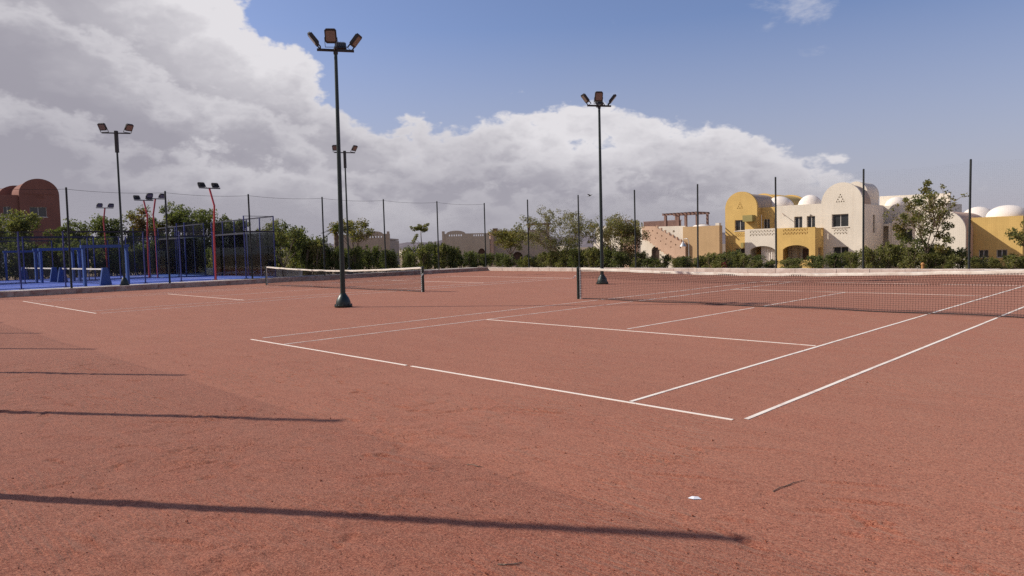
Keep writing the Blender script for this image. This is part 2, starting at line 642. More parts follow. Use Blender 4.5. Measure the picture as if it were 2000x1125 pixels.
def tag(o, label=None, cat=None, group=None, kind=None):
    for k, v in (('label', label), ('category', cat), ('group', group), ('kind', kind)):
        if v:
            o[k] = v
    return o


def thing(name, label, cat, loc, group=None):
    o = bpy.data.objects.new(name, None)
    o.empty_display_size = 0.2
    COL.objects.link(o)
    o.location = loc
    return tag(o, label, cat, group)


def copy_tree(o, parent=None):
    c = o.copy()
    COL.objects.link(c)
    if parent is not None:
        c.parent = parent
    for ch in list(o.children):
        copy_tree(ch, c)
    return c


def rz(a):
    return Matrix.Rotation(a, 3, 'Z')


# ------------------------------------------------------------------ the setting: ground
CX0, CX1, CY0, CY1 = -32.3, 26.0, -19.3, 20.0      # the clay
FX0, FX1, FY0, FY1 = -7.0, 13.0, -17.9, -12.25           # the trodden run-off behind the near baseline, modelled finely


def cuts(lo, hi, f0, f1, coarse, fine):
    n0, n1, n2 = max(1, round((f0 - lo) / coarse)), round((f1 - f0) / fine), max(1, round((hi - f1) / coarse))
    return np.concatenate([np.linspace(lo, f0, n0, endpoint=False), np.linspace(f0, f1, n1, endpoint=False), np.linspace(f1, hi, n2 + 1)])


def value_noise(X, Y, cell, seed):
    g = np.random.default_rng(seed).random((400, 400))
    u, v = (X - CX0) / cell + 7.3, (Y - CY0) / cell + 3.1
    i, j = np.floor(u).astype(int), np.floor(v).astype(int)
    fu, fv = u - i, v - j
    fu, fv = fu * fu * (3 - 2 * fu), fv * fv * (3 - 2 * fv)
    i, j = i % 400, j % 400
    i1, j1 = (i + 1) % 400, (j + 1) % 400
    return (g[i, j] * (1 - fu) + g[i1, j] * fu) * (1 - fv) + (g[i, j1] * (1 - fu) + g[i1, j1] * fu) * fv - 0.5


def clay_relief(xs, ys):
    """soft unevenness, shoe prints, slides and raked ripples in the loose clay"""
    X, Y = np.meshgrid(xs, ys)
    work = np.clip(value_noise(X, Y, 1.9, 1) * 1.6 + 0.45, 0, 1)
    work = np.clip(work + np.clip((4.0 - X) / 8.0, 0, 0.55) * np.clip((-14.5 - Y) / 2.0, 0, 1), 0, 1.3)
    H = 0.014 * value_noise(X, Y, 0.9, 2) + work * (0.020 * value_noise(X, Y, 0.33, 3) + 0.017 * value_noise(X, Y, 0.14, 4) + 0.013 * value_noise(X, Y, 0.07, 5))
    rng = np.random.default_rng(31)

    def stamp(cx, cy, ang, ln, wd, depth, rim):
        r = max(ln, wd) * 1.6
        i0, i1 = np.searchsorted(xs, (cx - r, cx + r))
        j0, j1 = np.searchsorted(ys, (cy - r, cy + r))
        if i1 - i0 < 3 or j1 - j0 < 3:
            return
        x, y = X[j0:j1, i0:i1] - cx, Y[j0:j1, i0:i1] - cy
        a, b = x * math.cos(ang) + y * math.sin(ang), -x * math.sin(ang) + y * math.cos(ang)
        q = np.sqrt((a / ln) ** 2 + (b / wd) ** 2)
        H[j0:j1, i0:i1] += -depth * np.clip(1 - q ** 3, 0, 1) + rim * np.exp(-((q - 1.15) / 0.20) ** 2)

    for _ in range(95):                                     # strolling prints
        cx, cy = rng.uniform(FX0, FX1), rng.uniform(FY0, FY1)
        ang = rng.uniform(0, 6.28)
        for k in range(rng.integers(1, 5)):
            px_, py_ = cx + k * 0.62 * math.cos(ang) + (k % 2) * 0.12, cy + k * 0.62 * math.sin(ang)
            a = ang + rng.normal(0, 0.15)
            d = rng.uniform(0.006, 0.017)
            stamp(px_, py_, a, 0.085, 0.05, d, d * 0.5)
            stamp(px_ - 0.13 * math.cos(a), py_ - 0.13 * math.sin(a), a, 0.045, 0.038, d * 1.2, d * 0.5)
    for _ in range(60):                                     # slides and drags
        stamp(rng.uniform(FX0, FX1), rng.uniform(FY0, -12.6), rng.normal(0.55, 0.5), rng.uniform(0.15, 0.45), rng.uniform(0.03, 0.07), rng.uniform(0.006, 0.015), rng.uniform(0.005, 0.012))
    for cx, cy, ang, nn in ((2.6, -16.2, 0.75, 9), (4.6, -15.9, 0.2, 7), (1.2, -15.4, 0.9, 6), (3.4, -14.6, 0.5, 6), (5.6, -13.6, 0.4, 4)):
        for k in range(nn):                                 # curved rake ripples
            for w in np.linspace(-1, 1, 9):
                a = ang + w * 0.5
                stamp(cx + 0.07 * k * -math.sin(ang) + 0.34 * w * math.cos(a), cy + 0.07 * k * math.cos(ang) + 0.34 * w * math.sin(a), a, 0.085, 0.024, 0.009, 0.005)
    H *= 0.78 * np.clip((-12.3 - Y) / 0.5, 0, 1) * np.clip((Y - FY0) / 0.4, 0, 1) * np.clip((X - FX0) / 2.0, 0, 1) * np.clip((FX1 - X) / 2.0, 0, 1)
    for cx, cy in ((6.25, -14.08), (6.62, -13.42), (6.01, -15.66), (4.52, -14.6)):   # flat where scraps lie
        H *= np.clip((np.hypot(X - cx, Y - cy) - 0.16) / 0.15, 0, 1)
    return X, Y, H


cxs, cys = cuts(CX0, CX1, FX0, FX1, 1.4, 0.028), cuts(CY0, CY1, FY0, FY1, 1.4, 0.028)
cX, cY, cH = clay_relief(cxs, cys)
nxc, nyc = len(cxs), len(cys)
me = bpy.data.meshes.new('clay_court')
me.vertices.add(nxc * nyc)
me.vertices.foreach_set('co', np.stack([cX, cY, cH], -1).astype(np.float32).ravel())
ii = (np.arange(nyc - 1)[:, None] * nxc + np.arange(nxc - 1)[None]).ravel()
quads = np.stack([ii, ii + 1, ii + nxc + 1, ii + nxc], 1).astype(np.int32)
me.loops.add(quads.size)
me.loops.foreach_set('vertex_index', quads.ravel())
me.polygons.add(len(quads))
me.polygons.foreach_set('loop_start', np.arange(0, quads.size, 4, dtype=np.int32))
me.polygons.foreach_set('use_smooth', np.ones(len(quads), dtype=bool))
me.update(calc_edges=True)
clay = tag(finish('clay_court', me, 'clay'), 'red clay tennis surface with two marked courts', 'court', kind='structure')


def terrain(x, y):
    if CX0 - 1.6 < x < CX1 + 0.5 and CY0 - 0.5 < y < CY1 + 0.55:
        return -0.4
    d = max(0.0, y - 24.0)
    z = 0.12 - 1.05 * min(1.0, d / 16.0)
    if x < -33 and y < 30:
        z = 0.12
    return z


def axis(lo, hi, core, step):
    a, v, s = [], core[1], step
    p = core[0]
    while p < core[1]:
        a.append(p)
        p += step
    while v < hi:
        a.append(v)
        v += s
        s *= 1.35
    a.append(hi)
    v, s = core[0] - step, step
    while v > lo:
        a.insert(0, v)
        v -= s
        s *= 1.35
    a.insert(0, lo)
    return a


gx, gy = axis(-6000, 6000, (-66, 34), 2.0), axis(-6000, 6000, (-34, 66), 2.0)
mb = MB()
mb.v = [(x, y, terrain(x, y)) for y in gy for x in gx]
nx = len(gx)
mb.f = [(j * nx + i, j * nx + i + 1, (j + 1) * nx + i + 1, (j + 1) * nx + i) for j in range(len(gy) - 1) for i in range(nx - 1)]
tag(mb.build('ground', 'earth', smooth=True), 'dry sandy ground around the courts', 'ground', kind='structure')

mb = MB().box(-34.4, -32.86, -40, 19.98, -0.1, 0.262)
tag(mb.build('pavement', 'concrete'), 'pale concrete pavement strip beside the padel courts', 'pavement', kind='structure')


def ridge(name, dist, base, amp, seed, a0, a1, label):
    rnd = random.Random(seed)
    ph = [(rnd.uniform(0, 6.28), rnd.uniform(0.5, 1.5)) for _ in range(7)]
    n, m = 140, 6
    mb = MB()
    for i in range(n + 1):
        a = R(a0 + (a1 - a0) * i / n)
        h = base
        for k, (p, w) in enumerate(ph):
            h += amp * w / (k + 1.3) * math.sin(a * (9 + 13 * k) + p)
        h = max(6, h)
        for j in range(m + 1):
            q = j / m
            rr = dist * (0.94 + 0.2 * q)
            z = h * math.sin(math.pi * min(1.0, q * 1.25 + 0.02)) if q < 0.8 else 0
            z *= 1 + 0.12 * math.sin(i * 1.7 + j * 2.1)
            mb.v.append((CAM.x + math.sin(a) * rr, CAM.y + math.cos(a) * rr, z - 2))
    for i in range(n):
        for j in range(m):
            k = i * (m + 1) + j
            mb.f.append((k, k + m + 1, k + m + 2, k + 1))
    tag(mb.build(name, 'hill'), label, 'hills', kind='structure')


ridge('hills', 1500, 17, 3.5, 3, -110, 20, 'low dark desert ridge on the horizon')
ridge('hills', 3200, 46, 7, 8, -110, 20, 'pale far desert ridge behind the dark one')

# ------------------------------------------------------------------ court lines (children of the clay)
def line(name, x0, y0, x1, y1, w=0.055, mat='tape', z=0.004, dirt=0):
    rnd = random.Random(int(abs(x0 * 31 + y0 * 17 + x1 * 7 + y1) * 100))
    d = Vector((x1 - x0, y1 - y0, 0))
    n = max(2, int(d.length / 0.5))
    nrm = Vector((-d.y, d.x, 0)).normalized() * w / 2
    mb = MB()
    for i in range(n + 1):
        p = Vector((x0, y0, 0)) + d * (i / n)
        wob = nrm * rnd.uniform(-0.12, 0.12)
        k = rnd.uniform(0.92, 1.05)
        for sgn in (-1, 1):
            mb.v.append((p + nrm * sgn * k + wob) + Vector((0, 0, z)))
        for sgn in (-1, 1):
            mb.v.append((p + nrm * sgn * k + wob) + Vector((0, 0, -0.01)))
    for i in range(n):
        a, b = i * 4, i * 4 + 4
        mb.f += [(a, b, b + 1, a + 1), (a + 2, b + 2, b, a), (a + 1, b + 1, b + 3, a + 3)]
    return mb.build(name, mat, clay)


HL, HW, HS, SV = 11.885, 5.485, 4.115, 6.40


def court_lines(cx, near_mat, far_mat, side_l, side_r, right_run=True):
    # baselines
    line('baseline', cx - HW, -HL, cx - 0.06, -HL, 0.047, near_mat)
    line('baseline', cx + 0.06, -HL, cx + HW - 0.09, -HL, 0.047, near_mat)
    line('baseline', cx - HW, HL, cx + HW, HL, 0.06, far_mat)
    # service lines
    line('service_line', cx - HS, -SV, cx + HS - 0.06, -SV, 0.048, near_mat, 0.0045)
    line('service_line', cx - HS, SV, cx + HS - 0.06, SV, 0.048, near_mat, 0.0045)
    line('centre_service_line', cx, -SV + 0.25, cx, -0.3, 0.05, far_mat)
    line('centre_service_line', cx, 0.1, cx, SV - 0.06, 0.05, far_mat)
    for s, m in ((-1, side_l), (1, side_r)):
        for w, nm in ((HS, 'singles_sideline'), (HW, 'doubles_sideline')):
            y0 = -HL + (0.04 if w == HS else (0.10 if s > 0 else 0.25))
            line(nm, cx + s * w, y0, cx + s * w, -0.12, 0.050 if m == 'tape_worn' else 0.038, m, 0.005)
            line(nm, cx + s * w, 0.06, cx + s * w, HL - 0.05, 0.055, m, 0.005)


court_lines(0.0, 'tape', 'tape_dusty', 'tape_dusty', 'tape_worn')
court_lines(-22.1, 'tape', 'tape_dusty', 'tape_dusty', 'tape_dusty')

# ------------------------------------------------------------------ kerbs of single stones
def kerb(name, label, blocks, size, start, step, axis_i, mat='kerb'):
    e = thing(name, label, 'kerb', start)
    e['kind'] = 'structure'
    rnd = random.Random(5)
    proto = []
    for k in range(4):
        L, W, H = size
        m = MB()
        j = lambda q: rnd.uniform(-q, q)
        c = 0.018
        a0, a1 = c * 0.25, L - c * 0.25
        ring = [(0, -0.1), (0, H - c), (c, H), (W - c, H), (W, H - c), (W, -0.1)]
        vs = []
        for a in (a0, a1):
            for q, z in ring:
                vs.append((a, q + j(0.006), z + (j(0.008) if z > 0 else 0)))
        n = len(ring)
        fs = [tuple(range(n)), tuple(range(2 * n - 1, n - 1, -1))] + [(i, i + n, (i + 1) % n + n, (i + 1) % n) for i in range(n)]
        if axis_i == 1:
            vs = [(-q, a, z) for a, q, z in vs]
        m.add(vs, fs)
        o = m.build('kerb_stone', mat, None)
        proto.append(o)
    for i in range(blocks):
        o = proto[i % 4] if i < 4 else proto[rnd.randrange(4)].copy()
        if i >= 4:
            COL.objects.link(o)
        o.parent = e
        o.location = ((i * step, rnd.uniform(-.008, .008), rnd.uniform(-.008, .006)) if axis_i == 0 else
                      (rnd.uniform(-.008, .008), i * step, rnd.uniform(-.008, .006)))
    return e


kerb('back_kerb', 'pale stone kerb along the far end of the clay', 88, (0.55, 0.62, 0.255), (-32.25, 20.0, 0), 0.55, 0)
kerb('left_kerb', 'shaded stone kerb along the padel side of the clay', 60, (0.66, 0.56, 0.275), (-32.3, -19.3, 0), 0.66, 1, 'kerb_shaded_stained')


# ------------------------------------------------------------------ tall fences
def strand_grid(mb, a0, a1, z0, z1, da, dz, rad, fn, sag=0.0):
    n = max(1, int(round((a1 - a0) / da)))
    for i in range(n + 1):
        a = a0 + (a1 - a0) * i / n
        p, q = fn(a, z0), fn(a, z1 - sag * 4 * (i / n) * (1 - i / n))
        mb.tube([p, q], rad, 3, False)
    m = max(1, int(round((z1 - z0) / dz)))
    for k in range(m + 1):
        zz = z0 + (z1 - z0) * k / m
        if sag:
            pts = []
            for i in range(9):
                w = i / 8
                pts.append(fn(a0 + (a1 - a0) * w, z0 + (zz - z0) * (1 - sag * 4 * w * (1 - w) / (z1 - z0))))
            mb.tube(pts, rad, 3, False)
        else:
            mb.tube([fn(a0, zz), fn(a1, zz)], rad, 3, False)


def fence(name, label, posts, ax, c, z0, top, rad, da, wire=True, post_r=0.052, wire_r=0.008):
    """posts: coordinates along axis ax; c: the other coordinate"""
    P = (lambda a, z: (a, c, z)) if ax == 0 else (lambda a, z: (c, a, z))
    e = thing(name, label, 'fence', P(posts[0], z0))
    rnd = random.Random(len(posts))
    for a in posts:
        lean = rnd.uniform(-0.03, 0.03)
        mb = MB().tube([P(a, z0 - 0.15), P(a, z0 + 0.02), P(a + lean, top - 0.02), P(a + lean, top)], [post_r, post_r, post_r * 0.92, post_r * 0.4], 10)
        mb.build('post', 'post_steel', e, smooth=True)
    for a, b in zip(posts[:-1], posts[1:]):
        mb = MB()
        strand_grid(mb, a, b, z0 + 0.05, top - 0.12, da, da, rad, P, 0.10)
        o = mb.build('netting', 'fence_cord', e)
        o['kind'] = 'stuff'
        if wire:
            pts = [P(a + (b - a) * i / 10, top - 0.10 - 0.40 * (i / 10) * (1 - i / 10)) for i in range(11)]
            MB().tube(pts, wire_r, 5).build('top_wire', 'fence_cord', e)
    return e


left_posts = [20.32, 15.45, 10.62, 5.75, 0.80, -4.02, -8.84, -13.7, -18.5]
back_posts = [-28.0, -23.05, -18.25, -13.65, -8.70, -4.06, 0.64, 5.35, 10.1]
near_posts = [-22.4, -17.8, -13.2, -8.62, -4.2, 0.32, 4.95, 9.7, 14.4]
fence('tall_fence', 'tall dark fence posts and netting between the clay and padel courts', left_posts, 1, -32.8, 0.26, 5.44, 0.0006, 0.08)
fence('tall_fence', 'tall dark fence posts and netting along the far end before the houses', back_posts, 0, 20.32, 0.24, 5.40, 0.0006, 0.08, wire=False)
fence('tall_fence', 'fence behind the viewer whose posts throw long shadows on the clay', near_posts, 0, -18.75, 0.0, 5.45, 0.0016, 0.055, post_r=0.06, wire_r=0.003)


# ------------------------------------------------------------------ tennis nets
def tennis_net(label, cx, half, sag=0.145):
    e = thing('tennis_net', label, 'net', (cx, 0, 0), 'tennis nets')
    H = 1.07

    def top(w):
        x = 2 * w - 1
        return H - sag * (1 - abs(x) ** 1.7) - 0.02

    for s in (-1, 1):
        p = MB()
        x = cx + s * half
        p.tube([(x, 0, -0.2), (x, 0, 1.06), (x, 0, 1.085)], [0.055, 0.055, 0.03], 12)
        post = p.build('net_post', 'green_steel', e, smooth=True)
        q = MB().box(x - s * 0.085 - 0.02, x - s * 0.085 + 0.02, -0.02, 0.02, 0.0, 1.05)
        q.build('lacing_bar', 'galvanised', post)
        q = MB()
        for k in range(12):
            z = 0.08 + k * 0.085
            q.tube([(x - s * 0.17, 0, z), (x - s * 0.055, 0.03, z + 0.03), (x - s * 0.02, -0.058, z + 0.04), (x - s * 0.17, 0, z + 0.045)], 0.006, 4)
        q.build('lacing', 'net_cord', post)
        q = MB().tube([(x + s * 0.06, -0.05, 0.78), (x + s * 0.10, -0.05, 0.78), (x + s * 0.10, -0.13, 0.70)], 0.012, 6)
        q.build('winch_handle', 'galvanised', post)
    x0, x1 = cx - half + 0.16, cx + half - 0.16
    L = x1 - x0
    rnd = random.Random(int(half * 100))
    n = int(L / 0.06)
    rows = 18
    belly = lambda w, k: 0.05 * math.sin(math.pi * k) * math.sin(w * 9) + 0.015 * math.sin(w * 41)
    low, up = MB(), MB()

    def P(w, k):
        z0 = 0.025 + 0.012 * math.sin(w * 23)
        return (x0 + L * w, belly(w, k), z0 + (top(w) - 0.02 - z0) * k)
    for i in range(n + 1):
        w = i / n
        low.tube([P(w, 0), P(w, 0.25), P(w, 0.5), P(w, 0.68)], 0.0027, 3, False)
        for dx in (-0.0016, 0.0016):
            up.tube([P(w + dx / 8, 0.68), P(w + dx, 0.82), P(w + dx / 8, 1)], 0.0036, 3, False)
    for k in range(rows + 1):
        kk = k / rows
        m = up if kk > 0.67 else low
        m.tube([P(i / 40, kk) for i in range(41)], 0.003 if kk <= 0.67 else 0.0045, 3, False)
    tag(low.build('net_mesh', 'net_cord_pale', e), kind='stuff')
    tag(up.build('net_mesh', 'net_cord', e), 'darker doubled upper rows of the net', kind='stuff')
    # hem and headband
    h = MB().tube([P(i / 60, 0) for i in range(61)], 0.013, 5)
    h.build('hem_cord', 'net_cord', e)
    mb = MB()
    N = 90
    for i in range(N + 1):
        w = i / N
        z = top(w) + 0.008 * math.sin(w * 57) * math.sin(w * 13)
        y = 0.006 * math.sin(w * 33)
        for dy, dz in ((-0.014, -0.055), (-0.018, 0.0), (-0.008, 0.018), (0.008, 0.018), (0.018, 0.0), (0.014, -0.055)):
            mb.v.append((x0 - 0.1 + (L + 0.2) * w, y + dy, z + dz))
    for i in range(N):
        for j in range(6):
            a, b = i * 6 + j, i * 6 + (j + 1) % 6
            mb.f.append((a, b, b + 6, a + 6))
    mb.build('headband', 'canvas', e, smooth=True)
    c = MB().tube([(x0 - 0.13, 0, H - 0.02)] + [(x0 + L * i / 40, 0, top(i / 40) + 0.012) for i in range(41)] + [(x1 + 0.13, 0, H - 0.02)], 0.005, 4)
    c.build('net_cable', 'galvanised', e)
    return e


tennis_net('tennis net of the nearer court with sagging white headband', 0.0, 6.40)
tennis_net('tennis net of the farther court beside the padel cage', -22.1, 7.2, 0.17)


# ------------------------------------------------------------------ floodlights
def flood_head(e, c, az_, tilt, w=0.36, h=0.44, d=0.085):
    """a head aimed at azimuth az_ (its glass faces outwards and tilt down)"""
    rot = rz(az_) @ Matrix.Rotation(tilt, 3, 'Y') @ Matrix(((0, 0, 1), (1, 0, 0), (0, 1, 0)))   # local x->width(y), y->up(z), z->outwards(x)
    c = Vector(c)
    up = rot @ Vector((0, 1, 0))
    hc = c + up * (h / 2 + 0.06)
    out = rot @ Vector((0, 0, 1))
    hd = MB().obox(hc, (w, h, d), rot, 0.05)
    for k in range(5):
        hd.obox(hc - out * (d / 2 + 0.02) + rot @ Vector((-w * 0.32 + k * w * 0.16, 0, 0)), (0.012, h * 0.8, 0.04), rot)
    head = hd.build('lamp_head', 'lamp_back', e)
    MB().obox(hc + out * (d / 2 + 0.003), (w * 0.80, h * 0.72, 0.012), rot, 0.03).build('lamp_glass', 'lamp_glass', head)
    br = MB()
    for s in (-1, 1):
        br.obox(c + rot @ Vector((s * (w / 2 + 0.014), 0.09, 0)), (0.012, 0.30, 0.04), rot)
    br.obox(c + rot @ Vector((0, -0.055, 0)), (w + 0.04, 0.012, 0.045), rot)
    br.build('lamp_bracket', 'dark_steel', head)
    return head


def flood_pole(label, x, y, z, height, lean=(0, 0)):
    e = thing('floodlight_pole', label, 'floodlight', (x, y, z), 'floodlights on bell-shaped bases')
    base = MB().lathe([(0.27, 0.0), (0.285, 0.02), (0.285, 0.075), (0.24, 0.09), (0.235, 0.14), (0.225, 0.20), (0.19, 0.29), (0.14, 0.37), (0.105, 0.42), (0.10, 0.45)], (x, y, z), 28)
    bs = base.build('base_bell', 'green_steel', e, smooth=True)
    for k in range(8):
        a = k * math.pi / 4 + 0.2
        MB().lathe([(0.016, 0.07), (0.016, 0.11), (0.006, 0.115)], (x + 0.262 * math.cos(a), y + 0.262 * math.sin(a), z), 6).build('bolt', 'dark_steel', bs)
    lx, ly = lean
    pole = MB().tube([(x, y, z + 0.42), (x + lx * .5, y + ly * .5, z + height * 0.5), (x + lx, y + ly, z + height)], [0.083, 0.068, 0.052], 16)
    pole.build('pole', 'green_steel', e, smooth=True)
    tx, ty, tz = x + lx, y + ly, z + height
    arm = MB()
    ax_ = Vector((0.52, 0.85, 0))
    px_ = Vector((0.85, -0.52, 0))
    ra = Matrix((ax_, px_, Vector((0, 0, 1)))).transposed()
    arm.obox((tx, ty, tz), (1.15, 0.07, 0.07), ra)
    arm.obox(Vector((tx, ty, tz + 0.01)) + px_ * 0.0, (0.07, 0.62, 0.05), ra)
    arm.lathe([(0.07, -0.12), (0.075, 0.05), (0.03, 0.09)], (tx, ty, tz), 12)
    arm.build('cross_arm', 'dark_steel', e)
    C = Vector((tx, ty, tz + 0.10))
    flood_head(e, C - ax_ * 0.50, math.atan2(-0.85, -0.52), R(38))
    flood_head(e, C + px_ * 0.20 - ax_ * 0.12, math.atan2(-0.62, 0.78), R(24))
    flood_head(e, C - px_ * 0.24 + ax_ * 0.16, math.atan2(0.52, -0.85), R(52))
    flood_head(e, C + ax_ * 0.47, math.atan2(0.62, 0.78), R(40))
    return e


flood_pole('tall green floodlight pole on the clay between the two courts, nearer one', -11.12, -6.2, 0, 8.18, (0.02, 0.06))
flood_pole('tall green floodlight pole seen through the nearer net', -11.2, 7.54, 0, 8.15)


def sleeve_pole(label, x, y, z, top, a0):
    e = thing('sleeved_floodlight', label, 'floodlight', (x, y, z), 'sleeved floodlights by the pavement')
    MB().lathe([(0.24, 0.0), (0.25, 0.05), (0.20, 0.09), (0.18, 0.2), (0.11, 0.38), (0.085, 0.42)], (x, y, z), 20).build('base_bell', 'green_steel', e, smooth=True)
    MB().tube([(x, y, z + 0.4), (x, y, top - 0.9)], [0.062, 0.05], 12).build('pole', 'green_steel', e, smooth=True)
    MB().obox((x, y, top - 0.52), (0.17, 0.17, 1.16), rz(0.6), 0.03).build('sleeve', 'dark_steel', e)
    d = Vector((math.cos(a0), math.sin(a0), 0))
    n = Vector((d.y, -d.x, 0))
    r_ = Matrix((d, -n, Vector((0, 0, 1)))).transposed()
    MB().obox((x, y, top - 0.06), (1.38, 0.06, 0.06), r_).build('cross_bar', 'dark_steel', e)
    for s, turn in ((-1, -0.35), (1, 0.75)):
        flood_head(e, Vector((x, y, top + 0.03)) + d * 0.56 * s, math.atan2(n.y, n.x) + turn, R(36), 0.40, 0.40)
    return e


sleeve_pole('floodlight pole with thick dark sleeve standing before the padel nets', -33.3, -6.2, 0.262, 8.55, R(62))
sleeve_pole('floodlight pole with thick dark sleeve just behind the nearer tall floodlight', -33.3, 7.92, 0.262, 8.6, R(62))


# ------------------------------------------------------------------ padel courts
def padel(x0, x1, y0, y1, which, inward):
    zf = 0.25
    mb = MB().box(x0 - 0.4, x1 + 0.35, y0 - 0.4, y1 + 0.3, zf - 0.2, zf)
    fl = tag(mb.build('padel_floor', 'turf'), f'blue artificial turf of the {which} padel court', 'court', kind='structure')
    ym = (y0 + y1) / 2
    for ya in (ym - 6.95, ym + 6.95):
        MB().box(x0 + 0.05, x1 - 0.05, ya - 0.025, ya + 0.025, zf + 0.001, zf + 0.005).build('service_line', 'canvas', fl)
    MB().box((x0 + x1) / 2 - 0.025, (x0 + x1) / 2 + 0.025, ym - 6.9, ym + 6.9, zf + 0.001, zf + 0.006).build('centre_line', 'canvas', fl)
    e = thing('padel_cage', f'blue steel and glass cage round the {which} padel court', 'padel cage', (x0, y0, zf))
    k = 0.03

    def post(x, y, top):
        m = MB().box(x - k, x + k, y - k, y + k, zf - 0.05, zf + top)
        m.box(x - 0.1, x + 0.1, y - 0.1, y + 0.1, zf, zf + 0.02)
        m.build('post', 'blue_steel', e)

    def mesh_panel(fn, a0, a1, z0, z1):
        m = MB()
        strand_grid(m, a0 + 0.04, a1 - 0.04, z0, z1, 0.055, 0.055, 0.0016, fn)
        for p, q in (((a0 + .04, z0), (a1 - .04, z0)), ((a0 + .04, z1), (a1 - .04, z1))):
            m.tube([fn(*p), fn(*q)], 0.016, 4)
        tag(m.build('mesh_panel', 'cage_mesh', e), kind='stuff')

    def pane(fn, a0, a1, z0, z1):
        m = MB()
        m.wall([(a0 + .012, z0), (a1 - .012, z0), (a1 - .012, z1), (a0 + .012, z1)], [], 0.012, lambda a, b, t: Vector(fn(a, b)) + t * nrm)
        m.build('glass_pane', 'clear', e)

    def beam(p, q, w=0.045):
        p, q = Vector(p), Vector(q)
        m = MB().box(min(p.x, q.x) - w, max(p.x, q.x) + w, min(p.y, q.y) - w, max(p.y, q.y) + w, p.z - 0.03, p.z + 0.05)
        m.build('beam', 'cage_mesh', e)

    for x in (x0, x1):
        fn = lambda a, z, x=x: (x, a, z)
        nrm = Vector((1, 0, 0))
        for s in (-1, 1):
            yy = [ym + s * q for q in (10, 8, 6, 4, 2)]
            for q, yq in zip((10, 8, 6, 4, 2), yy):
                post(x, yq, 4.0 if q >= 8 else 3.0)
            for i, (a, b) in enumerate(zip(yy[:-1], yy[1:])):
                lo, hi = min(a, b), max(a, b)
                if i == 0:
                    pane(fn, lo, hi, zf + 0.02, zf + 2.95)
                    mesh_panel(fn, lo, hi, zf + 3.02, zf + 3.98)
                    beam((x, lo, zf + 2.98), (x, hi, zf + 2.98), 0.03)
                elif i == 1:
                    pane(fn, lo, hi, zf + 0.02, zf + 1.98)
                    mesh_panel(fn, lo, hi, zf + 2.0, zf + 2.98)
                else:
                    mesh_panel(fn, lo, hi, zf + 0.05, zf + 2.98)
            # door leaf panel next to the portal
            mesh_panel(fn, min(ym + s * 2, ym + s * 1.15), max(ym + s * 2, ym + s * 1.15), zf + 0.05, zf + 2.98)
        # portal frame at the net
        pf = MB()
        for s in (-1, 1):
            pf.box(x - 0.15, x + 0.15, ym + s * 1.08 - 0.06, ym + s * 1.08 + 0.06, zf, zf + 2.10)
        pf.box(x - 0.14, x + 0.14, ym - 1.2, ym + 1.2, zf + 2.10, zf + 2.26)
        pf.build('portal_frame', 'sky_steel', e)
        beam((x, ym - 2, zf + 2.98), (x, ym + 2, zf + 2.98), 0.025)
    for y in (y0, y1):
        fn = lambda a, z, y=y: (a, y, z)
        nrm = Vector((0, 1, 0))
        for i in range(6):
            if 0 < i < 5:
                post(x0 + 2 * i, y, 4.0)
            if i < 5:
                pane(fn, x0 + 2 * i, x0 + 2 * i + 2, zf + 0.02, zf + 2.95)
                mesh_panel(fn, x0 + 2 * i, x0 + 2 * i + 2, zf + 3.05, zf + 3.98)
        beam((x0, y, zf + 2.99), (x1, y, zf + 2.99))
        beam((x0, y, zf + 3.97), (x1, y, zf + 3.97), 0.02)
    # the net
    n = thing('padel_net', f'low white-banded net with blue end plates in the {which} padel court', 'net', ((x0 + x1) / 2, ym, zf), 'padel nets')
    m = MB()
    strand_grid(m, x0 + 0.5, x1 - 0.5, zf + 0.03, zf + 0.86, 0.045, 0.045, 0.0018, lambda a, z: (a, ym, z))
    tag(m.build('net_mesh', 'net_cord', n), kind='stuff')
    MB().box(x0 + 0.4, x1 - 0.4, ym - 0.02, ym + 0.02, zf + 0.86, zf + 0.94).build('headband', 'canvas', n)
    for xa in (x0 + 0.28, x1 - 0.28):
        prof = [(-0.30, zf), (0.30, zf), (0.13, zf + 0.98), (-0.13, zf + 0.98)]
        MB().wall(prof, [], 0.24, lambda a, b, t, xa=xa: (xa - 0.12 + t, ym + a, b)).build('end_plate', 'sky_steel', n)


padel(-45, -35, -16.6, 3.4, 'nearer', 1)
padel(-56.5, -46.5, -16.6, 3.4, 'farther', 1)


def red_lamp(label, x, y, inward):
    z = 0.25
    e = thing('padel_lamp', label, 'floodlight', (x, y, z), 'bent red padel court lamps')
    s = inward
    pts = [(x - s * 0.05, y, z), (x - s * 0.10, y, z + 3.0), (x - s * 0.34, y, z + 4.55), (x + s * 0.25, y, z + 5.62)]
    m = MB()
    for a, b in zip(pts[:-1], pts[1:]):
        m.tube([a, b], 0.055, 6)
    for p in pts[1:3]:
        m.lathe([(0.02, -0.06), (0.06, -0.03), (0.06, 0.03), (0.02, 0.06)], p, 8)
    m.build('bent_pole', 'red_steel', e)
    MB().box(x - 0.09, x + 0.09, y - 0.09, y + 0.09, z, z + 0.03).build('foot_plate', 'red_steel', e)
    tx, tz = x + s * 0.25, z + 5.66
    MB().box(tx - 0.03, tx + 0.03, y - 0.62, y + 0.62, tz - 0.03, tz + 0.03).build('cross_bar', 'dark_steel', e)
    for q in (-0.42, 0.42):
        flood_head(e, (tx, y + q, tz + 0.03), 0 if s > 0 else math.pi, R(42), 0.42, 0.36)


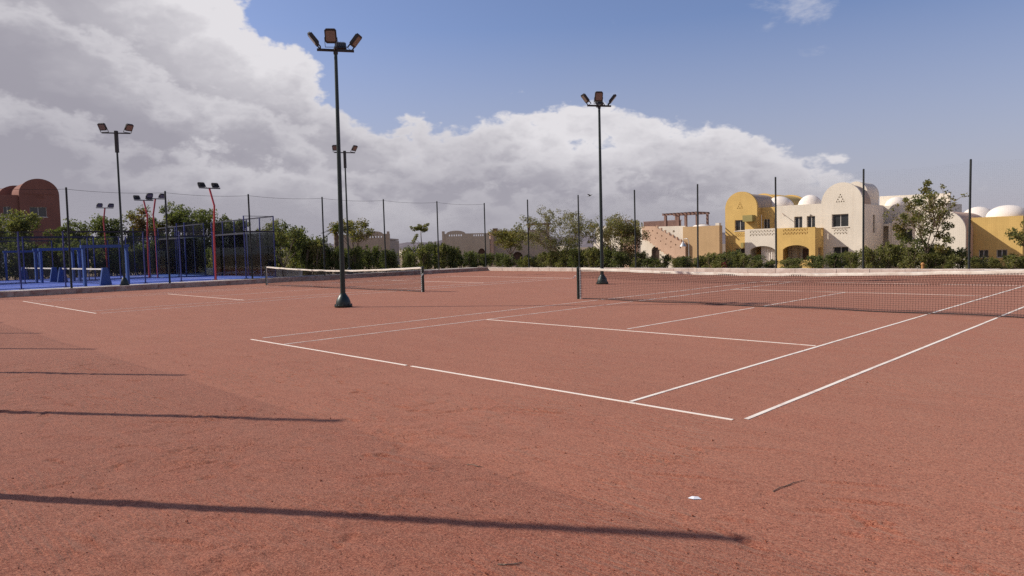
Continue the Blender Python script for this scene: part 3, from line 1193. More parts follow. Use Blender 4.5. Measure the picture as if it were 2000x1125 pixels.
red_lamp('bent red twin lamp leaning over the glass end of the nearer padel court', -34.88, -0.6, -1)
red_lamp('bent red twin lamp at the far side of the nearer padel court', -45.1, -0.55, 1)
red_lamp('bent red twin lamp at the near side of the farther padel court', -46.4, -0.75, -1)
red_lamp('bent red twin lamp farthest off, at the back of the farther padel court', -56.6, -0.7, 1)

m = MB().box(-60, -35.2, 5.2, 5.45, 0.0, 0.72)
tag(m.build('garden_wall', 'white', loc=(-47, 5.3, 0)), 'low pale garden wall behind the glass end of the padel courts', 'wall')


# ------------------------------------------------------------------ houses
def front(Y):
    return lambda a, b, t: (a, Y + t, b)


def sidex(X):
    return lambda a, b, t: (X - t, a, b)


def rect(a0, a1, b0, b1):
    return [(a0, b0), (a1, b0), (a1, b1), (a0, b1)]


def arch(a0, a1, b0, spring, rise, n=10):
    """opening with a segmental arch"""
    pts = [(a0, b0), (a1, b0)]
    for i in range(n + 1):
        w = i / n
        x = a1 + (a0 - a1) * w
        pts.append((x, spring + rise * (1 - (2 * w - 1) ** 2) ** 0.75 if 0 < w < 1 else spring))
    return pts


def tri_row(a0, a1, b0, b1, n):
    """a frieze of alternating triangular holes"""
    out, s = [], (a1 - a0) / n
    g = s * 0.10
    for i in range(n):
        x = a0 + s * i
        if i % 2 == 0:
            out.append([(x + g, b0), (x + s - g, b0), (x + s / 2, b1)])
        else:
            out.append([(x + g, b1), (x + s / 2, b0), (x + s - g, b1)])
    return out


def frieze(a0, a1, b0, b1, n):
    h = (b1 - b0)
    return tri_row(a0, a1, b0, b0 + h * 0.42, n) + tri_row(a0, a1, b1 - h * 0.42, b1, n)


def emblem(cx, b0, w, h):
    """triangular openings stacked into a larger triangle"""
    out = []
    s = w / 4
    hh = h / 4
    for row, cols in enumerate(((0, 1, 2, 3), (0, 2), (0, 1), (0,))):
        cnt = 4 - row
        for c in cols:
            x = cx + (c - (cnt - 1) / 2) * s
            y = b0 + row * hh
            out.append([(x - s * 0.36, y), (x + s * 0.36, y), (x, y + hh * 0.78)])
    return out


def gable(a0, a1, base, spring, apex, n=18):
    pts = [(a0, base), (a1, base)]
    for i in range(n + 1):
        w = math.pi * i / n
        pts.append(((a0 + a1) / 2 + (a1 - a0) / 2 * math.cos(w), spring + (apex - spring) * math.sin(w)))
    return pts


def window(e, fn, a0, a1, b0, b1, sashes=2, depth=0.10, sill=True, mat='aluminium'):
    m = MB()
    f = 0.055
    holes, step = [], (a1 - a0 - f) / sashes
    for i in range(sashes):
        holes.append(rect(a0 + f + i * step, a0 + (i + 1) * step, b0 + f, b1 - f))
    m.wall(rect(a0, a1, b0, b1), holes, 0.05, lambda a, b, t: fn(a, b, depth + t))
    w = m.build('window', mat, e)
    for h in holes:
        MB().wall(h, [], 0.01, lambda a, b, t: fn(a, b, depth + 0.025 + t)).build('pane', 'glass', w)
    if sill:
        MB().wall(rect(a0 - 0.06, a1 + 0.06, b0 - 0.07, b0 - 0.004), [], depth + 0.05, lambda a, b, t: fn(a, b, -0.06 + t)).build('sill', 'white', w)
    return w


def dome(e, x, y, z, r, h, mat='dome_white', name='dome'):
    prof = [(r * 1.0, -0.3), (r, 0.0)] + [(r * math.cos(a), h * math.sin(a)) for a in [math.pi / 2 * i / 12 for i in range(1, 13)]]
    prof[-1] = (0.02, h)
    return MB().lathe(prof, (x, y, z), 32).build(name, mat, e, smooth=True)


def vault(e, a0, a1, y0, y1, spring, apex, mat, name='vault', n=18):
    """barrel vault running along y"""
    return MB().wall(gable(a0, a1, spring - 0.3, spring, apex, n), [], y1 - y0, front(y0)).build(name, mat, e, smooth=True)


G0 = -1.3     # the ground the houses stand on, a little below the courts


def block(e, name, x0, x1, y0, y1, z1, mat, z0=G0):
    return MB().box(x0, x1, y0, y1, z0, z1).build(name, mat, e)


# --- white house with yellow porch
e = thing('white_house', 'two-storey white house with round gable and yellow arched porch', 'house', (-18, 52, G0))
F50 = front(50.0)
W = 0.3
outl = [(-22.05, G0), (-13.96, G0)] + [(-15.83 + 1.87 * math.cos(w), 5.15 + 1.95 * math.sin(w)) for w in [math.pi * i / 20 for i in range(0, 20)]] + [(-17.70, 5.25), (-22.05, 5.27)]
wins = [(-16.72, -15.22, 2.97, 4.17), (-20.30, -19.50, 2.97, 4.13), (-19.07, -18.27, 2.97, 4.13), (-16.62, -15.22, 0.05, 1.12)]
holes = [rect(*w) for w in wins] + emblem(-15.95, 5.27, 0.85, 0.86) + frieze(-16.55, -15.30, 2.30, 2.78, 9)
MB().wall(outl, holes, W, F50).build('wall', 'white', e)
for w in wins:
    window(e, F50, *w, depth=0.18)
block(e, 'ornament_backing', -16.7, -15.2, 50.34, 50.40, 2.9, 'vault_grey', 2.2)
vault(e, -17.68, -13.98, 50.3, 52.2, 5.10, 6.95, 'vault_grey')
# shaded side with the slot window
S14 = sidex(-13.962)
MB().wall(rect(50.302, 55.7, G0, 5.0), [rect(52.7, 53.35, 2.35, 4.05)], W, S14).build('side_wall', 'white', e)
window(e, S14, 52.7, 53.35, 2.35, 4.05, 1, 0.16, False, 'dark_wood')
block(e, 'stair_tower', -16.4, -14.3, 52.25, 55.4, 6.0, 'white', 4.5)
vault(e, -16.42, -14.28, 52.22, 55.42, 6.0, 7.25, 'white')
block(e, 'roof', -21.95, -14.4, 50.31, 59.0, 5.02, 'white', 4.8)
block(e, 'back_wall', -22.0, -14.0, 59.0, 59.3, 5.02, 'white')
MB().wall(rect(55.72, 59.3, G0, 3.25), [rect(56.2, 57.6, 1.7, 2.9), rect(56.2, 57.4, -0.6, 0.7)], W, sidex(-13.2)).build('side_wing', 'white', e)
window(e, sidex(-13.2), 56.2, 57.6, 1.7, 2.9, 2, 0.2)
window(e, sidex(-13.2), 56.2, 57.4, -0.6, 0.7, 2, 0.2)
block(e, 'wing_roof', -14.3, -13.5, 55.74, 59.2, 3.2, 'white', 3.0)
dome(e, -20.75, 55.0, 5.02, 1.25, 1.45)
dome(e, -19.55, 57.6, 5.02, 1.15, 1.62)
# porch
F48 = front(48.0)
holes = [arch(-20.55, -18.05, -0.05, 0.97, 0.40)] + frieze(-20.52, -18.12, 2.38, 2.92, 16) + frieze(-20.45, -18.15, -0.62, -0.18, 14)
MB().wall(rect(-21.12, -17.48, G0, 3.02), holes, 0.24, F48).build('porch_front', 'ochre', e)
MB().wall(rect(48.242, 50.0, G0, 2.95), [rect(48.75, 49.7, G0 + 0.1, 1.1), rect(49.55, 49.75, 2.2, 2.93)], 0.24, sidex(-17.482)).build('porch_side', 'ochre', e)
block(e, 'porch_wall', -21.11, -20.88, 48.242, 49.99, 2.95, 'ochre')
block(e, 'porch_ceiling', -20.87, -17.73, 48.25, 49.99, 2.0, 'white', 1.8)
block(e, 'porch_door', -19.4, -18.2, 49.86, 49.98, 1.0, 'dark_wood', G0)
block(e, 'porch_pillar', -20.2, -19.75, 49.4, 49.85, 1.78, 'beige', G0)
MB().tube([(-18.66, 49.97, 4.22), (-18.66, 49.84, 4.22), (-18.66, 49.80, 4.12)], 0.05, 8).build('wall_lamp', 'dark_steel', e)
MB().tube([(-21.5, 49.97, 4.55), (-21.3, 49.75, 4.42), (-21.0, 49.55, 4.20)], 0.03, 6).build('wall_bracket', 'vault_grey', e)

# --- yellow house with white porch
e = thing('yellow_house', 'two-storey yellow house with round gable and white arched porch', 'house', (-25, 52, G0))
outl = gable(-27.60, -24.09, G0, 5.30, 6.98)
wins = [(-26.53, -25.42, 2.96, 4.07), (-26.53, -25.42, 0.08, 1.14)]
holes = [rect(*w) for w in wins] + emblem(-25.93, 5.25, 0.74, 0.70) + frieze(-26.45, -25.45, 2.36, 2.70, 8)
MB().wall(outl, holes, W, F50).build('wall', 'ochre', e)
for w in wins:
    window(e, F50, *w, depth=0.16)
block(e, 'ornament_backing', -26.6, -25.3, 50.34, 50.40, 2.8, 'ochre', 2.25)
vault(e, -27.58, -24.11, 50.3, 55.0, 5.25, 6.80, 'vault_grey')
MB().wall(gable(-27.6, -24.09, 5.0, 5.30, 6.98), [], 0.25, front(55.0)).build('rear_gable', 'ochre', e)
F51 = front(51.0)
MB().wall(rect(-24.08, -22.052, G0, 5.26), [rect(-24.03 + 0.12, -23.22, 3.03, 4.08), rect(-22.80, -22.15, 3.03, 4.08)], W, F51).build('recessed_wall', 'ochre', e)
window(e, F51, -23.91, -23.22, 3.03, 4.08, 2, 0.15, False)
window(e, F51, -22.80, -22.15, 3.03, 4.08, 1, 0.15, False)
MB().wall(rect(50.31, 51.0, G0, 5.26), [], 0.2, sidex(-24.10)).build('return_wall', 'ochre', e)
block(e, 'roof', -27.4, -22.1, 51.31, 60.0, 5.04, 'ochre', 4.8)
block(e, 'rear_wall', -27.5, -22.1, 60.0, 60.3, 5.0, 'ochre')
MB().box(-25.34, -24.30, 49.35, 49.98, 3.86, 4.50).build('cooler_box', 'olive_box', e)
MB().box(-25.74, -25.45, 49.72, 49.98, 1.2, 1.72).build('small_box', 'olive_box', e)
dome(e, -24.0, 55.0, 5.04, 1.55, 1.50)
vault(e, -28.2, -23.8, 57.0, 62.0, 5.2, 6.95, 'ochre')
MB().wall(gable(-28.3, -23.7, 5.0, 5.2, 7.08), [], 0.3, front(62.0)).build('rear_gable', 'ochre', e)
holes = [arch(-23.9, -21.32, -0.9, 0.97, 0.38)] + frieze(-23.9, -21.35, 2.36, 2.90, 16)
MB().wall(rect(-24.42, -21.13, G0, 3.04), holes, 0.24, front(47.99)).build('porch_front', 'white', e)
block(e, 'porch_wall', -24.41, -24.18, 48.235, 49.99, 2.96, 'white')
block(e, 'porch_ceiling', -24.17, -21.14, 48.25, 50.9, 2.0, 'white', 1.8)
block(e, 'parapet_backing', -24.1, -21.2, 48.6, 48.66, 2.9, 'white', 2.01)
m = MB()
N = 28
for i in range(N + 1):
    x = -22.95 + 1.60 * i / N
    y = 48.5 + 0.06 * math.sin(i * 1.55)
    m.v += [(x, y, -1.1), (x + 0.05 * math.sin(i), y, 1.75), (x, y + 0.02, -1.1), (x + 0.05 * math.sin(i), y + 0.02, 1.75)]
for i in range(N):
    a = i * 4
    m.f += [(a, a + 4, a + 5, a + 1), (a + 2, a + 3, a + 7, a + 6)]
m.build('curtain', 'curtain', e)

# --- stair house
e = thing('stair_house', 'pale house with stepped outside stair and dark pergola on its roof', 'house', (-31, 48, G0))
block(e, 'tan_wing', -30.25, -26.12, 46.0, 46.6, 3.5, 'tan')
F46 = front(46.5)
MB().wall([(-36.3, G0), (-30.26, G0), (-30.26, 3.62), (-36.3, 3.72)], [arch(-34.45, -33.45, -0.3, 1.15, 0.42), rect(-31.75, -31.55, 3.0, 3.2)], W, F46).build('wall', 'white', e)
m = MB()
for i in range(6):
    x = -34.4 + 0.16 * i
    m.box(x, x + 0.02, 46.58, 46.62, -0.3, 1.45)
m.build('door_grille', 'dark_steel', e)
MB().wall(rect(-34.5, -33.4, -0.35, 1.7), [], 0.05, front(46.75)).build('door', 'dark_wood', e)
# stair flank: a sloping parapet with little merlons and square holes
stp = [(-35.02, 2.25), (-34.35, 2.20), (-31.1, 0.25), (-31.1, G0), (-29.75, G0), (-29.75, 1.95)]
x, z = -30.25, 1.95
while x > -33.2:
    stp += [(x, z), (x, z + 0.28), (x - 0.17, z + 0.28), (x - 0.17, z + 0.07)]
    x -= 0.47
    z += 0.255
stp += [(-33.35, 3.70), (-35.02, 3.74)]
holes = []
for i in range(8):
    hx_, hz_ = -34.3 + 0.56 * i, 3.15 - 0.32 * max(0, i - 1.2)
    if hx_ < -30.1:
        holes.append(rect(hx_, hx_ + 0.13, hz_, hz_ + 0.14))
for i in range(5):
    hx_, hz_ = -34.0 + 0.62 * i, 2.72 - 0.33 * i
    holes.append(rect(hx_, hx_ + 0.12, hz_ - 0.02, hz_ + 0.10))
MB().wall(stp, holes, 0.22, front(45.6)).build('stair_parapet', 'pink', e)
m = MB()
for i in range(12):
    m.box(-34.2 + 0.34 * i, -33.86 + 0.34 * i, 45.83, 46.48, 1.9 - 0.23 * i if i < 11 else G0, 2.9 - 0.23 * i)
m.build('stair_steps', 'pink', e)
block(e, 'side_wing', -38.3, -36.31, 46.2, 50.5, 3.75, 'pink')
block(e, 'roof_slab', -36.2, -30.3, 46.81, 52.0, 3.5, 'white', 3.3)
block(e, 'rear_wall', -38.2, -30.4, 52.0, 52.3, 3.5, 'white')
block(e, 'tan_wing_rear', -33.0, -28.4, 46.81, 50.5, 3.3, 'tan')
m = MB()
for i in range(30):
    m.box(-36.45 + 0.16 * i, -36.33 + 0.16 * i, 48.0, 48.06, 3.5, 4.25)
m.box(-36.5, -31.6, 47.98, 48.08, 4.26, 4.34)
m.build('roof_rail', 'rail_red', e)
for px in (-33.6, -32.0, -31.1, -29.75):
    MB().box(px - 0.12, px + 0.12, 47.9, 48.14, 3.45, 4.86).build('pergola_post', 'rail_red', e)
for py in (47.9, 50.1):
    MB().box(-33.95, -29.5, py, py + 0.12, 4.87, 5.02).build('pergola_beam', 'rail_red', e)
for i in range(10):
    MB().box(-33.8 + 0.45 * i, -33.7 + 0.45 * i, 47.6, 50.4, 5.025, 5.10).build('pergola_rafter', 'rail_red', e)
for px in (-33.6, -29.75):
    MB().box(px - 0.1, px + 0.1, 50.05, 50.25, 3.45, 4.86).build('pergola_post', 'rail_red', e)
dome(e, -29.55, 48.6, 3.25, 1.1, 0.58)
block(e, 'corner_pier', -26.55, -26.13, 46.01, 46.4, 3.75, 'white', 3.5)

e = thing('white_annex', 'white wall end peeping out behind the rust-tinged tree', 'house', (-41, 47, G0))
MB().wall([(-42.1, G0), (-38.4, G0), (-38.4, 3.6), (-40.2, 3.6), (-40.4, 3.95), (-42.05, 3.95), (-42.1, 3.3)], [rect(-41.0, -40.2, 2.2, 3.0)], 3.5, front(46.6)).build('wall', 'white', e)
MB().wall([(-41.95, G0), (-40.4, G0), (-40.4, 0.75), (-41.6, 1.9), (-41.95, 2.2)], [], 0.3, front(45.9)).build('stair_flank', 'white', e)

# --- low beige houses, turned 45 degrees so that their fronts look across the courts
def turned(name, label, dist, group=None):
    e = thing(name, label, 'house', (CAM.x - 0.7068 * dist, CAM.y + 0.7074 * dist, 0), group)
    o = e.location.copy()
    fr = lambda y0: (lambda a, b, t: (o.x + a, o.y + y0 + t, b))
    bl = lambda nm, x0, x1, y0, y1, z0, z1, mat: MB().box(o.x + x0, o.x + x1, o.y + y0, o.y + y1, z0, z1).build(nm, mat, e)
    return e, fr, bl


def low_house(label, dist, x0, x1, top, bulge, slits, mat, pier, depth=8, doors=()):
    e, fr, bl = turned('beige_house', label, dist, 'low beige houses behind the hedge')
    pts = [(x0, G0), (x1, G0), (x1, top)]
    c, hw, h = bulge
    pts += [(c + hw * math.cos(math.pi * i / 12), top + 0.02 + h * math.sin(math.pi * i / 12)) for i in range(13)]
    pts.append((x0, top))
    holes = []
    for a0, a1, z, n in slits:
        q = (a1 - a0) / n
        holes += [rect(a0 + q * i + q * 0.22, a0 + q * i + q * 0.78, z, z + 0.20) for i in range(n)]
    holes += [arch(a0, a1, G0 + 0.05, sp, 0.4) for a0, a1, sp in doors]
    MB().wall(pts, holes, 0.35, fr(0)).build('wall', mat, e)
    bl('roof', x0 + 0.05, x1 - 0.05, 0.36, depth, top - 0.85, top - 0.62, mat)
    bl('side_wall', x1 - 0.35, x1, 0.36, depth, G0, top - 0.9, mat)
    bl('side_wall', x0, x0 + 0.35, 0.36, depth, G0, top - 0.9, mat)
    bl('rear_wall', x0 + 0.36, x1 - 0.36, depth - 0.3, depth, G0, top - 0.9, mat)
    bl('corner_pier', pier - 0.14, pier + 0.14, -0.06, 0.42, top - 0.6, top + 0.32, mat)
    for a0, a1, sp in doors:
        bl('door', a0 - 0.1, a1 + 0.1, 0.38, 0.45, G0, sp + 0.45, 'dark_wood')
    e.rotation_euler = (0, 0, R(45))
    return e


low_house('low beige house with one round parapet, left of the slender umbrella-crowned tree', 95, -23.5, -16.35, 4.08, (-18.4, 1.12, 0.36),
          [(-19.2, -17.3, 3.60, 5)], 'grey_beige', -16.55)
low_house('wide low beige house with round parapet, right of the slender umbrella-crowned tree', 80, -7.8, -2.42, 3.52, (-6.24, 1.08, 0.34),
          [(-7.1, -5.5, 3.25, 6), (-4.3, -3.05, 3.2, 5)], 'beige', -7.66, doors=((-6.72, -5.72, 1.45), (-3.75, -2.95, 1.4)))

e, fr, bl = turned('brown_house', 'shaded brown house with dark roof pergola behind the sparse grey tree', 82)
MB().wall([(-2.3, G0), (4.7, G0), (4.7, 2.0), (3.9, 2.2), (2.1, 2.95), (2.1, 3.55), (-2.3, 3.72)], [arch(0.2, 1.3, G0 + .1, 0.9, 0.4)], 0.35, fr(0)).build('wall', 'grey_beige', e)
bl('upper_room', 2.1, 4.6, 1.2, 5.0, G0, 3.85, 'grey_beige')
bl('roof', -2.2, 2.05, 0.36, 6.0, 2.9, 3.1, 'grey_beige')
bl('side_wall', 4.4, 4.7, 0.36, 1.19, G0, 2.0, 'grey_beige')
bl('rear_wall', -2.2, 4.5, 6.01, 6.3, G0, 2.9, 'grey_beige')
bl('door', 0.1, 1.4, 0.38, 0.45, G0, 1.4, 'dark_wood')
for px in (2.25, 4.5):
    bl('pergola_post', px - 0.1, px + 0.1, 1.3, 1.5, 3.86, 4.46, 'rail_red')
    bl('pergola_post', px - 0.1, px + 0.1, 4.3, 4.5, 3.86, 4.46, 'rail_red')
bl('pergola_roof', 1.9, 4.8, 1.1, 4.7, 4.47, 4.60, 'rail_red')
bl('chimney', -2.1, -1.5, 0.4, 1.0, 3.1, 4.1, 'rail_red')
o_ = e.location
MB().obox((o_.x - 2.36, o_.y - 0.3, 1.15), (0.5, 0.5, 4.9), rz(R(-45))).build('corner_pier', 'pink', e)
e.rotation_euler = (0, 0, R(45))

# --- houses at the far end on the right
e = thing('domed_yellow_house', 'low yellow house with broad white dome', 'house', (-3.6, 52, G0))
wins = [(-4.92, -4.24, 0.0, 0.66), (-3.70, -2.96, 0.0, 0.66)]
MB().wall(rect(-5.45, -1.95, G0, 3.33), [rect(*w) for w in wins], W, F50).build('wall', 'ochre', e)
for w in wins:
    window(e, F50, *w, depth=0.12, sill=False)
MB().box(-2.25, -1.95, 50.31, 56, G0, 3.33).build('side_wall', 'ochre', e)
block(e, 'roof', -5.4, -2.3, 50.31, 56, 3.3, 'ochre', 3.1)
dome(e, -3.35, 52.2, 3.31, 1.52, 1.0)
MB().tube([(-5.46 + 0.0, 50.0, 3.2), (-5.46, 50.0, 1.0)], 0.03, 6).build('drain_pipe', 'ochre', e)

e = thing('vaulted_white_house', 'white house with long barrel vaults behind the airy tree', 'house', (-8, 52, G0))
MB().wall(gable(-8.95, -5.30, G0, 2.25, 4.0), [arch(-7.9, -6.6, G0 + .1, 0.4, 0.5)], 0.25, front(47.4)).build('gable_wall', 'white', e)
block(e, 'door', -8.0, -6.5, 47.75, 47.8, 1.1, 'dark_wood')
vault(e, -8.93, -5.32, 47.65, 56.0, 2.25, 3.93, 'pink')
block(e, 'side_wall', -5.55, -5.31, 47.65, 49.9, 2.3, 'pink')
block(e, 'side_wall', -8.93, -8.7, 47.65, 55.9, 2.3, 'white')
block(e, 'main_block', -15.2, -9.0, 57.0, 63, 5.0, 'white')
MB().wall([(-15.2, 4.9), (-9.0, 4.9), (-9.0, 5.95), (-15.2, 6.05)], [], 0.3, front(58.5)).build('parapet', 'white', e)
MB().wall(gable(-13.2, -7.8, G0, 3.0, 4.62), [rect(-12.4, -11.4, 1.6, 2.7)], 0.3, front(55.6)).build('rear_gable', 'white', e)
vault(e, -13.18, -7.82, 55.9, 62, 3.0, 4.5, 'white')
window(e, front(55.6), -12.4, -11.4, 1.6, 2.7, depth=0.15)
dome(e, -13.5, 58.0, 5.0, 1.0, 0.85)
dome(e, -6.6, 58.0, 2.6, 1.7, 1.9)

e = thing('white_dome_house', 'white dome and wall cut by the picture edge past the yellow house', 'house', (0.8, 56, G0))
block(e, 'wall', -1.6, 5.0, 54.0, 60, 3.2, 'white')
dome(e, 0.1, 56.0, 3.2, 1.6, 1.3)

# --- red house behind the padel courts (its front faces the courts)
e = thing('red_house', 'brick-red house with round gable behind the padel courts', 'house', (-90, -1, 0))
S88 = sidex(-88.0)
outl = gable(-0.85, 3.12, 0, 9.35, 11.15)
wins = [(0.10, 1.78, 6.72, 7.88)]
MB().wall(outl, [rect(*w) for w in wins] + emblem(1.1, 9.2, 0.9, 0.55)[:0], 0.3, S88).build('wall', 'brick_red', e)
for w in wins:
    window(e, S88, *w, depth=0.14)
MB().wall(rect(-0.4, 2.6, 9.34, 9.42), [], 0.06, sidex(-87.95)).build('string_course', 'brick_red', e)
for k in range(3):
    MB().wall(rect(0.75 + 0.06 * k, 1.6 - 0.06 * k, 8.92 + 0.14 * k, 8.98 + 0.14 * k), [], 0.06, sidex(-87.95)).build('relief_band', 'brick_red', e)
n = 18
m = MB().wall(gable(-0.83, 3.10, 9.0, 9.35, 11.0, n), [], 9.0, sidex(-88.3))
m.build('vault', 'brick_red', e, smooth=True)
MB().box(-97.3, -88.31, -0.84, -0.55, 0, 9.2).build('side_wall', 'brick_red', e)
MB().box(-97.3, -88.31, 2.8, 3.11, 0, 9.2).build('side_wall', 'brick_red', e)
wins = [(-2.36, -1.64, 6.84, 7.88)]
MB().wall(rect(-9.5, -0.86, 0, 9.2), [rect(*w) for w in wins], 0.3, sidex(-88.25)).build('wing_wall', 'brick_red', e)
for w in wins:
    window(e, sidex(-88.25), *w, depth=0.14)
block(e, 'wing_roof', -97, -88.6, -9.4, -0.9, 9.1, 'brick_red', 8.9)
MB().wall(rect(-7.5, -1.3, 0, 6.75), frieze(-7.2, -1.5, 6.1, 6.6, 26), 0.2, sidex(-86.6)).build('balcony_front', 'white', e)
MB().box(-88.2, -86.82, -7.4, -1.35, 5.6, 5.8).build('balcony_floor', 'white', e)
dome(e, -92.0, -3.9, 9.1, 1.8, 0.70)
m = MB().wall(gable(-2.0, 1.6, 9.0, 9.3, 10.7, n), [], 4.0, sidex(-93.0))
m.build('rear_vault', 'brick_red', e, smooth=True)

# small far houses below the ridge
rnd = random.Random(4)
for i in range(9):
    a = R(-58 + 2.1 * i + rnd.uniform(-0.5, 0.5))
    d = rnd.uniform(330, 480)
    x, y = CAM.x + math.sin(a) * d, CAM.y + math.cos(a) * d
    w, h = rnd.uniform(7, 13), rnd.uniform(1.4, 2.6)
    hs = thing('far_house', 'tiny pale flat-roofed house far off below the ridge', 'house', (x, y, -1), 'far houses below the ridge')
    MB().wall(rect(x - w / 2, x + w / 2, -1.2, h), [rect(x - w / 4 - 0.5, x - w / 4 + 0.5, -0.2, 0.9), rect(x + w / 4 - 0.5, x + w / 4 + 0.5, -0.2, 0.9)], 6, front(y)).build('wall', 'white', hs)
    MB().box(x - w / 2 - 0.1, x + w / 2 + 0.1, y - 0.1, y + 6.1, h + 0.01, h + 0.35).build('roof', 'white', hs)


# ------------------------------------------------------------------ vegetation
def leaves_mesh(name, clumps, size, seed, aspect=0.5, up=0.3):
    """clumps: (centre, (rx, ry, rz), count); each leaf is one small diamond"""
    rng = np.random.default_rng(seed)
    P = []
    for c, r, n in clumps:
        d = rng.normal(size=(n, 3))
        d /= np.linalg.norm(d, axis=1)[:, None] + 1e-9
        rad = rng.random((n, 1)) ** 0.45
        P.append(np.array(c)[None] + d * rad * np.array(r)[None])
    P = np.concatenate(P)
    n = len(P)
    ax = rng.normal(size=(n, 3))
    ax[:, 2] += up
    ax /= np.linalg.norm(ax, axis=1)[:, None]
    t = rng.normal(size=(n, 3))
    t -= ax * (t * ax).sum(1)[:, None]
    t /= np.linalg.norm(t, axis=1)[:, None]
    s = size * rng.uniform(0.6, 1.4, (n, 1))
    v = np.stack([P - ax * s * 0.5, P + t * s * aspect * 0.5, P + ax * s * 0.5, P - t * s * aspect * 0.5], 1).reshape(-1, 3)
    me = bpy.data.meshes.new(name)
    me.vertices.add(4 * n)
    me.vertices.foreach_set('co', v.astype(np.float32).ravel())
    me.loops.add(4 * n)
    me.loops.foreach_set('vertex_index', np.arange(4 * n, dtype=np.int32))
    me.polygons.add(n)
    me.polygons.foreach_set('loop_start', np.arange(0, 4 * n, 4, dtype=np.int32))
    me.update(calc_edges=True)
    return me


def grow(mb, p, d, length, r, depth, tips, rnd, spread, gravity=0.0):
    pts, rad = [p], [r]
    q, dd = p.copy(), d.copy()
    for i in range(4):
        dd = (dd + Vector((rnd.gauss(0, 0.13), rnd.gauss(0, 0.13), rnd.gauss(0, 0.08) - gravity))).normalized()
        q = q + dd * length / 4
        pts.append(q.copy())
        rad.append(r * (1 - 0.10 * (i + 1)))
    mb.tube(pts, rad, 6 if r > 0.02 else 4, False)
    tips.append((q.copy(), depth))
    if depth <= 0:
        return
    for k in range(rnd.choice((2, 3, 3))):
        nd = (dd + Vector((rnd.gauss(0, spread), rnd.gauss(0, spread), rnd.gauss(0.1, spread * 0.6)))).normalized()
        start = pts[rnd.choice((2, 3, 4, 4))]
        grow(mb, start.copy(), nd, length * rnd.uniform(0.6, 0.85), r * 0.62, depth - 1, tips, rnd, spread, gravity)


def tree(name, label, x, y, z, height, trunk, limbs, spread, leaf, per, clump, mats, seed, depth=2, stems=1, group=None, extra=(), fill=1.0, r0=0.055, cat='tree'):
    """a trunk with limbs and leaf clumps at the twig ends, scaled to the given height"""
    rnd = random.Random(seed)
    e = thing(name, label, cat, (x, y, z), group)
    mb, tips = MB(), []
    for s in range(stems):
        a = rnd.uniform(0, 6.28)
        top = Vector((x + 0.25 * math.cos(a) * (stems > 1), y + 0.25 * math.sin(a) * (stems > 1), z + trunk))
        b = Vector((x + 0.06 * math.cos(a) * (stems > 1), y + 0.06 * math.sin(a) * (stems > 1), z - 0.1))
        mid = (b + top) / 2 + Vector((rnd.gauss(0, 0.05), rnd.gauss(0, 0.05), 0))
        mb.tube([b, mid, top], [r0 * 1.25, r0, r0 * 0.85], 8)
        for k in range(limbs):
            ang = 2 * math.pi * (k + rnd.random() * 0.6) / limbs
            d = Vector((math.cos(ang) * spread, math.sin(ang) * spread, 1)).normalized()
            grow(mb, top - Vector((0, 0, trunk * 0.25 * rnd.random())), d, (height - trunk) * 0.46, r0 * 0.6, depth, tips, rnd, 0.42 * spread + 0.12)
    zmax = max(t_[0].z for t_ in tips) - z
    k = (height - clump * 0.4) / zmax
    sc = lambda p: (p[0], p[1], z + (p[2] - z) * (k if p[2] > z else 1))
    mb.v = [sc(v) for v in mb.v]
    mb.build('trunk', 'bark', e, smooth=True)
    groups = {}
    for t_, dp in tips:
        if dp > depth - 1 and rnd.random() < 0.5:
            continue
        m = rnd.choice(mats)
        p = sc(t_)
        q = clump * rnd.uniform(0.6, 1.25)
        groups.setdefault(m, []).append((p, (q, q, q * 0.75), max(3, int(per * rnd.uniform(0.5, 1.4)))))
    for m, c, r, n in extra:
        groups.setdefault(m, []).append(((x + c[0], y + c[1], z + c[2]), r, n))
    for i, (m, cl) in enumerate(groups.items()):
        me = leaves_mesh('crown', [((c[0] - x, c[1] - y, c[2] - z), r, n) for c, r, n in cl], leaf, seed * 7 + i)
        finish('crown', me, m, e)
    return e


# shrub prototypes: upright irregular bushes about 1 m tall, 1 m wide
def shrub_proto(seed, mat, n=2300, leaf=0.085, tall=1.0):
    rnd = random.Random(seed)
    cl = []
    for k in range(26):
        a, rr, h = rnd.uniform(0, 6.28), rnd.uniform(0, 0.42) ** 1.0, rnd.uniform(0.08, 0.86) ** 0.8
        rr *= 1.15 - 0.55 * h
        q = rnd.uniform(0.10, 0.24)
        cl.append(((rr * math.cos(a), rr * math.sin(a), h), (q, q, q * 1.2), int(n / 30 * rnd.uniform(0.6, 1.4))))
    for k in range(14):
        a, rr = rnd.uniform(0, 6.28), rnd.uniform(0, 0.4)
        cl.append(((rr * math.cos(a), rr * math.sin(a), rnd.uniform(0.8, 1.05)), (0.05, 0.05, 0.11), int(n / 130)))
    fo = leaves_mesh('foliage', cl, leaf, seed, 0.42, 0.6)
    fo.materials.append(MAT[mat])
    st = MB()
    for k in range(5):
        a = rnd.uniform(0, 6.28)
        st.tube([(0.04 * math.cos(a), 0.04 * math.sin(a), -0.1), (0.15 * math.cos(a), 0.15 * math.sin(a), 0.4), (0.25 * math.cos(a + .3), 0.25 * math.sin(a + .3), 0.8)], [0.018, 0.013, 0.006], 5, False)
    sm = bpy.data.meshes.new('stems')
    sm.from_pydata(st.v, [], st.f)
    sm.materials.append(MAT['bark'])
    return fo, sm


PROTO = [shrub_proto(11, 'leaf_dark'), shrub_proto(12, 'leaf_dark'), shrub_proto(13, 'leaf_olive'), shrub_proto(14, 'leaf_olive'), shrub_proto(15, 'leaf_grey', 1500)]


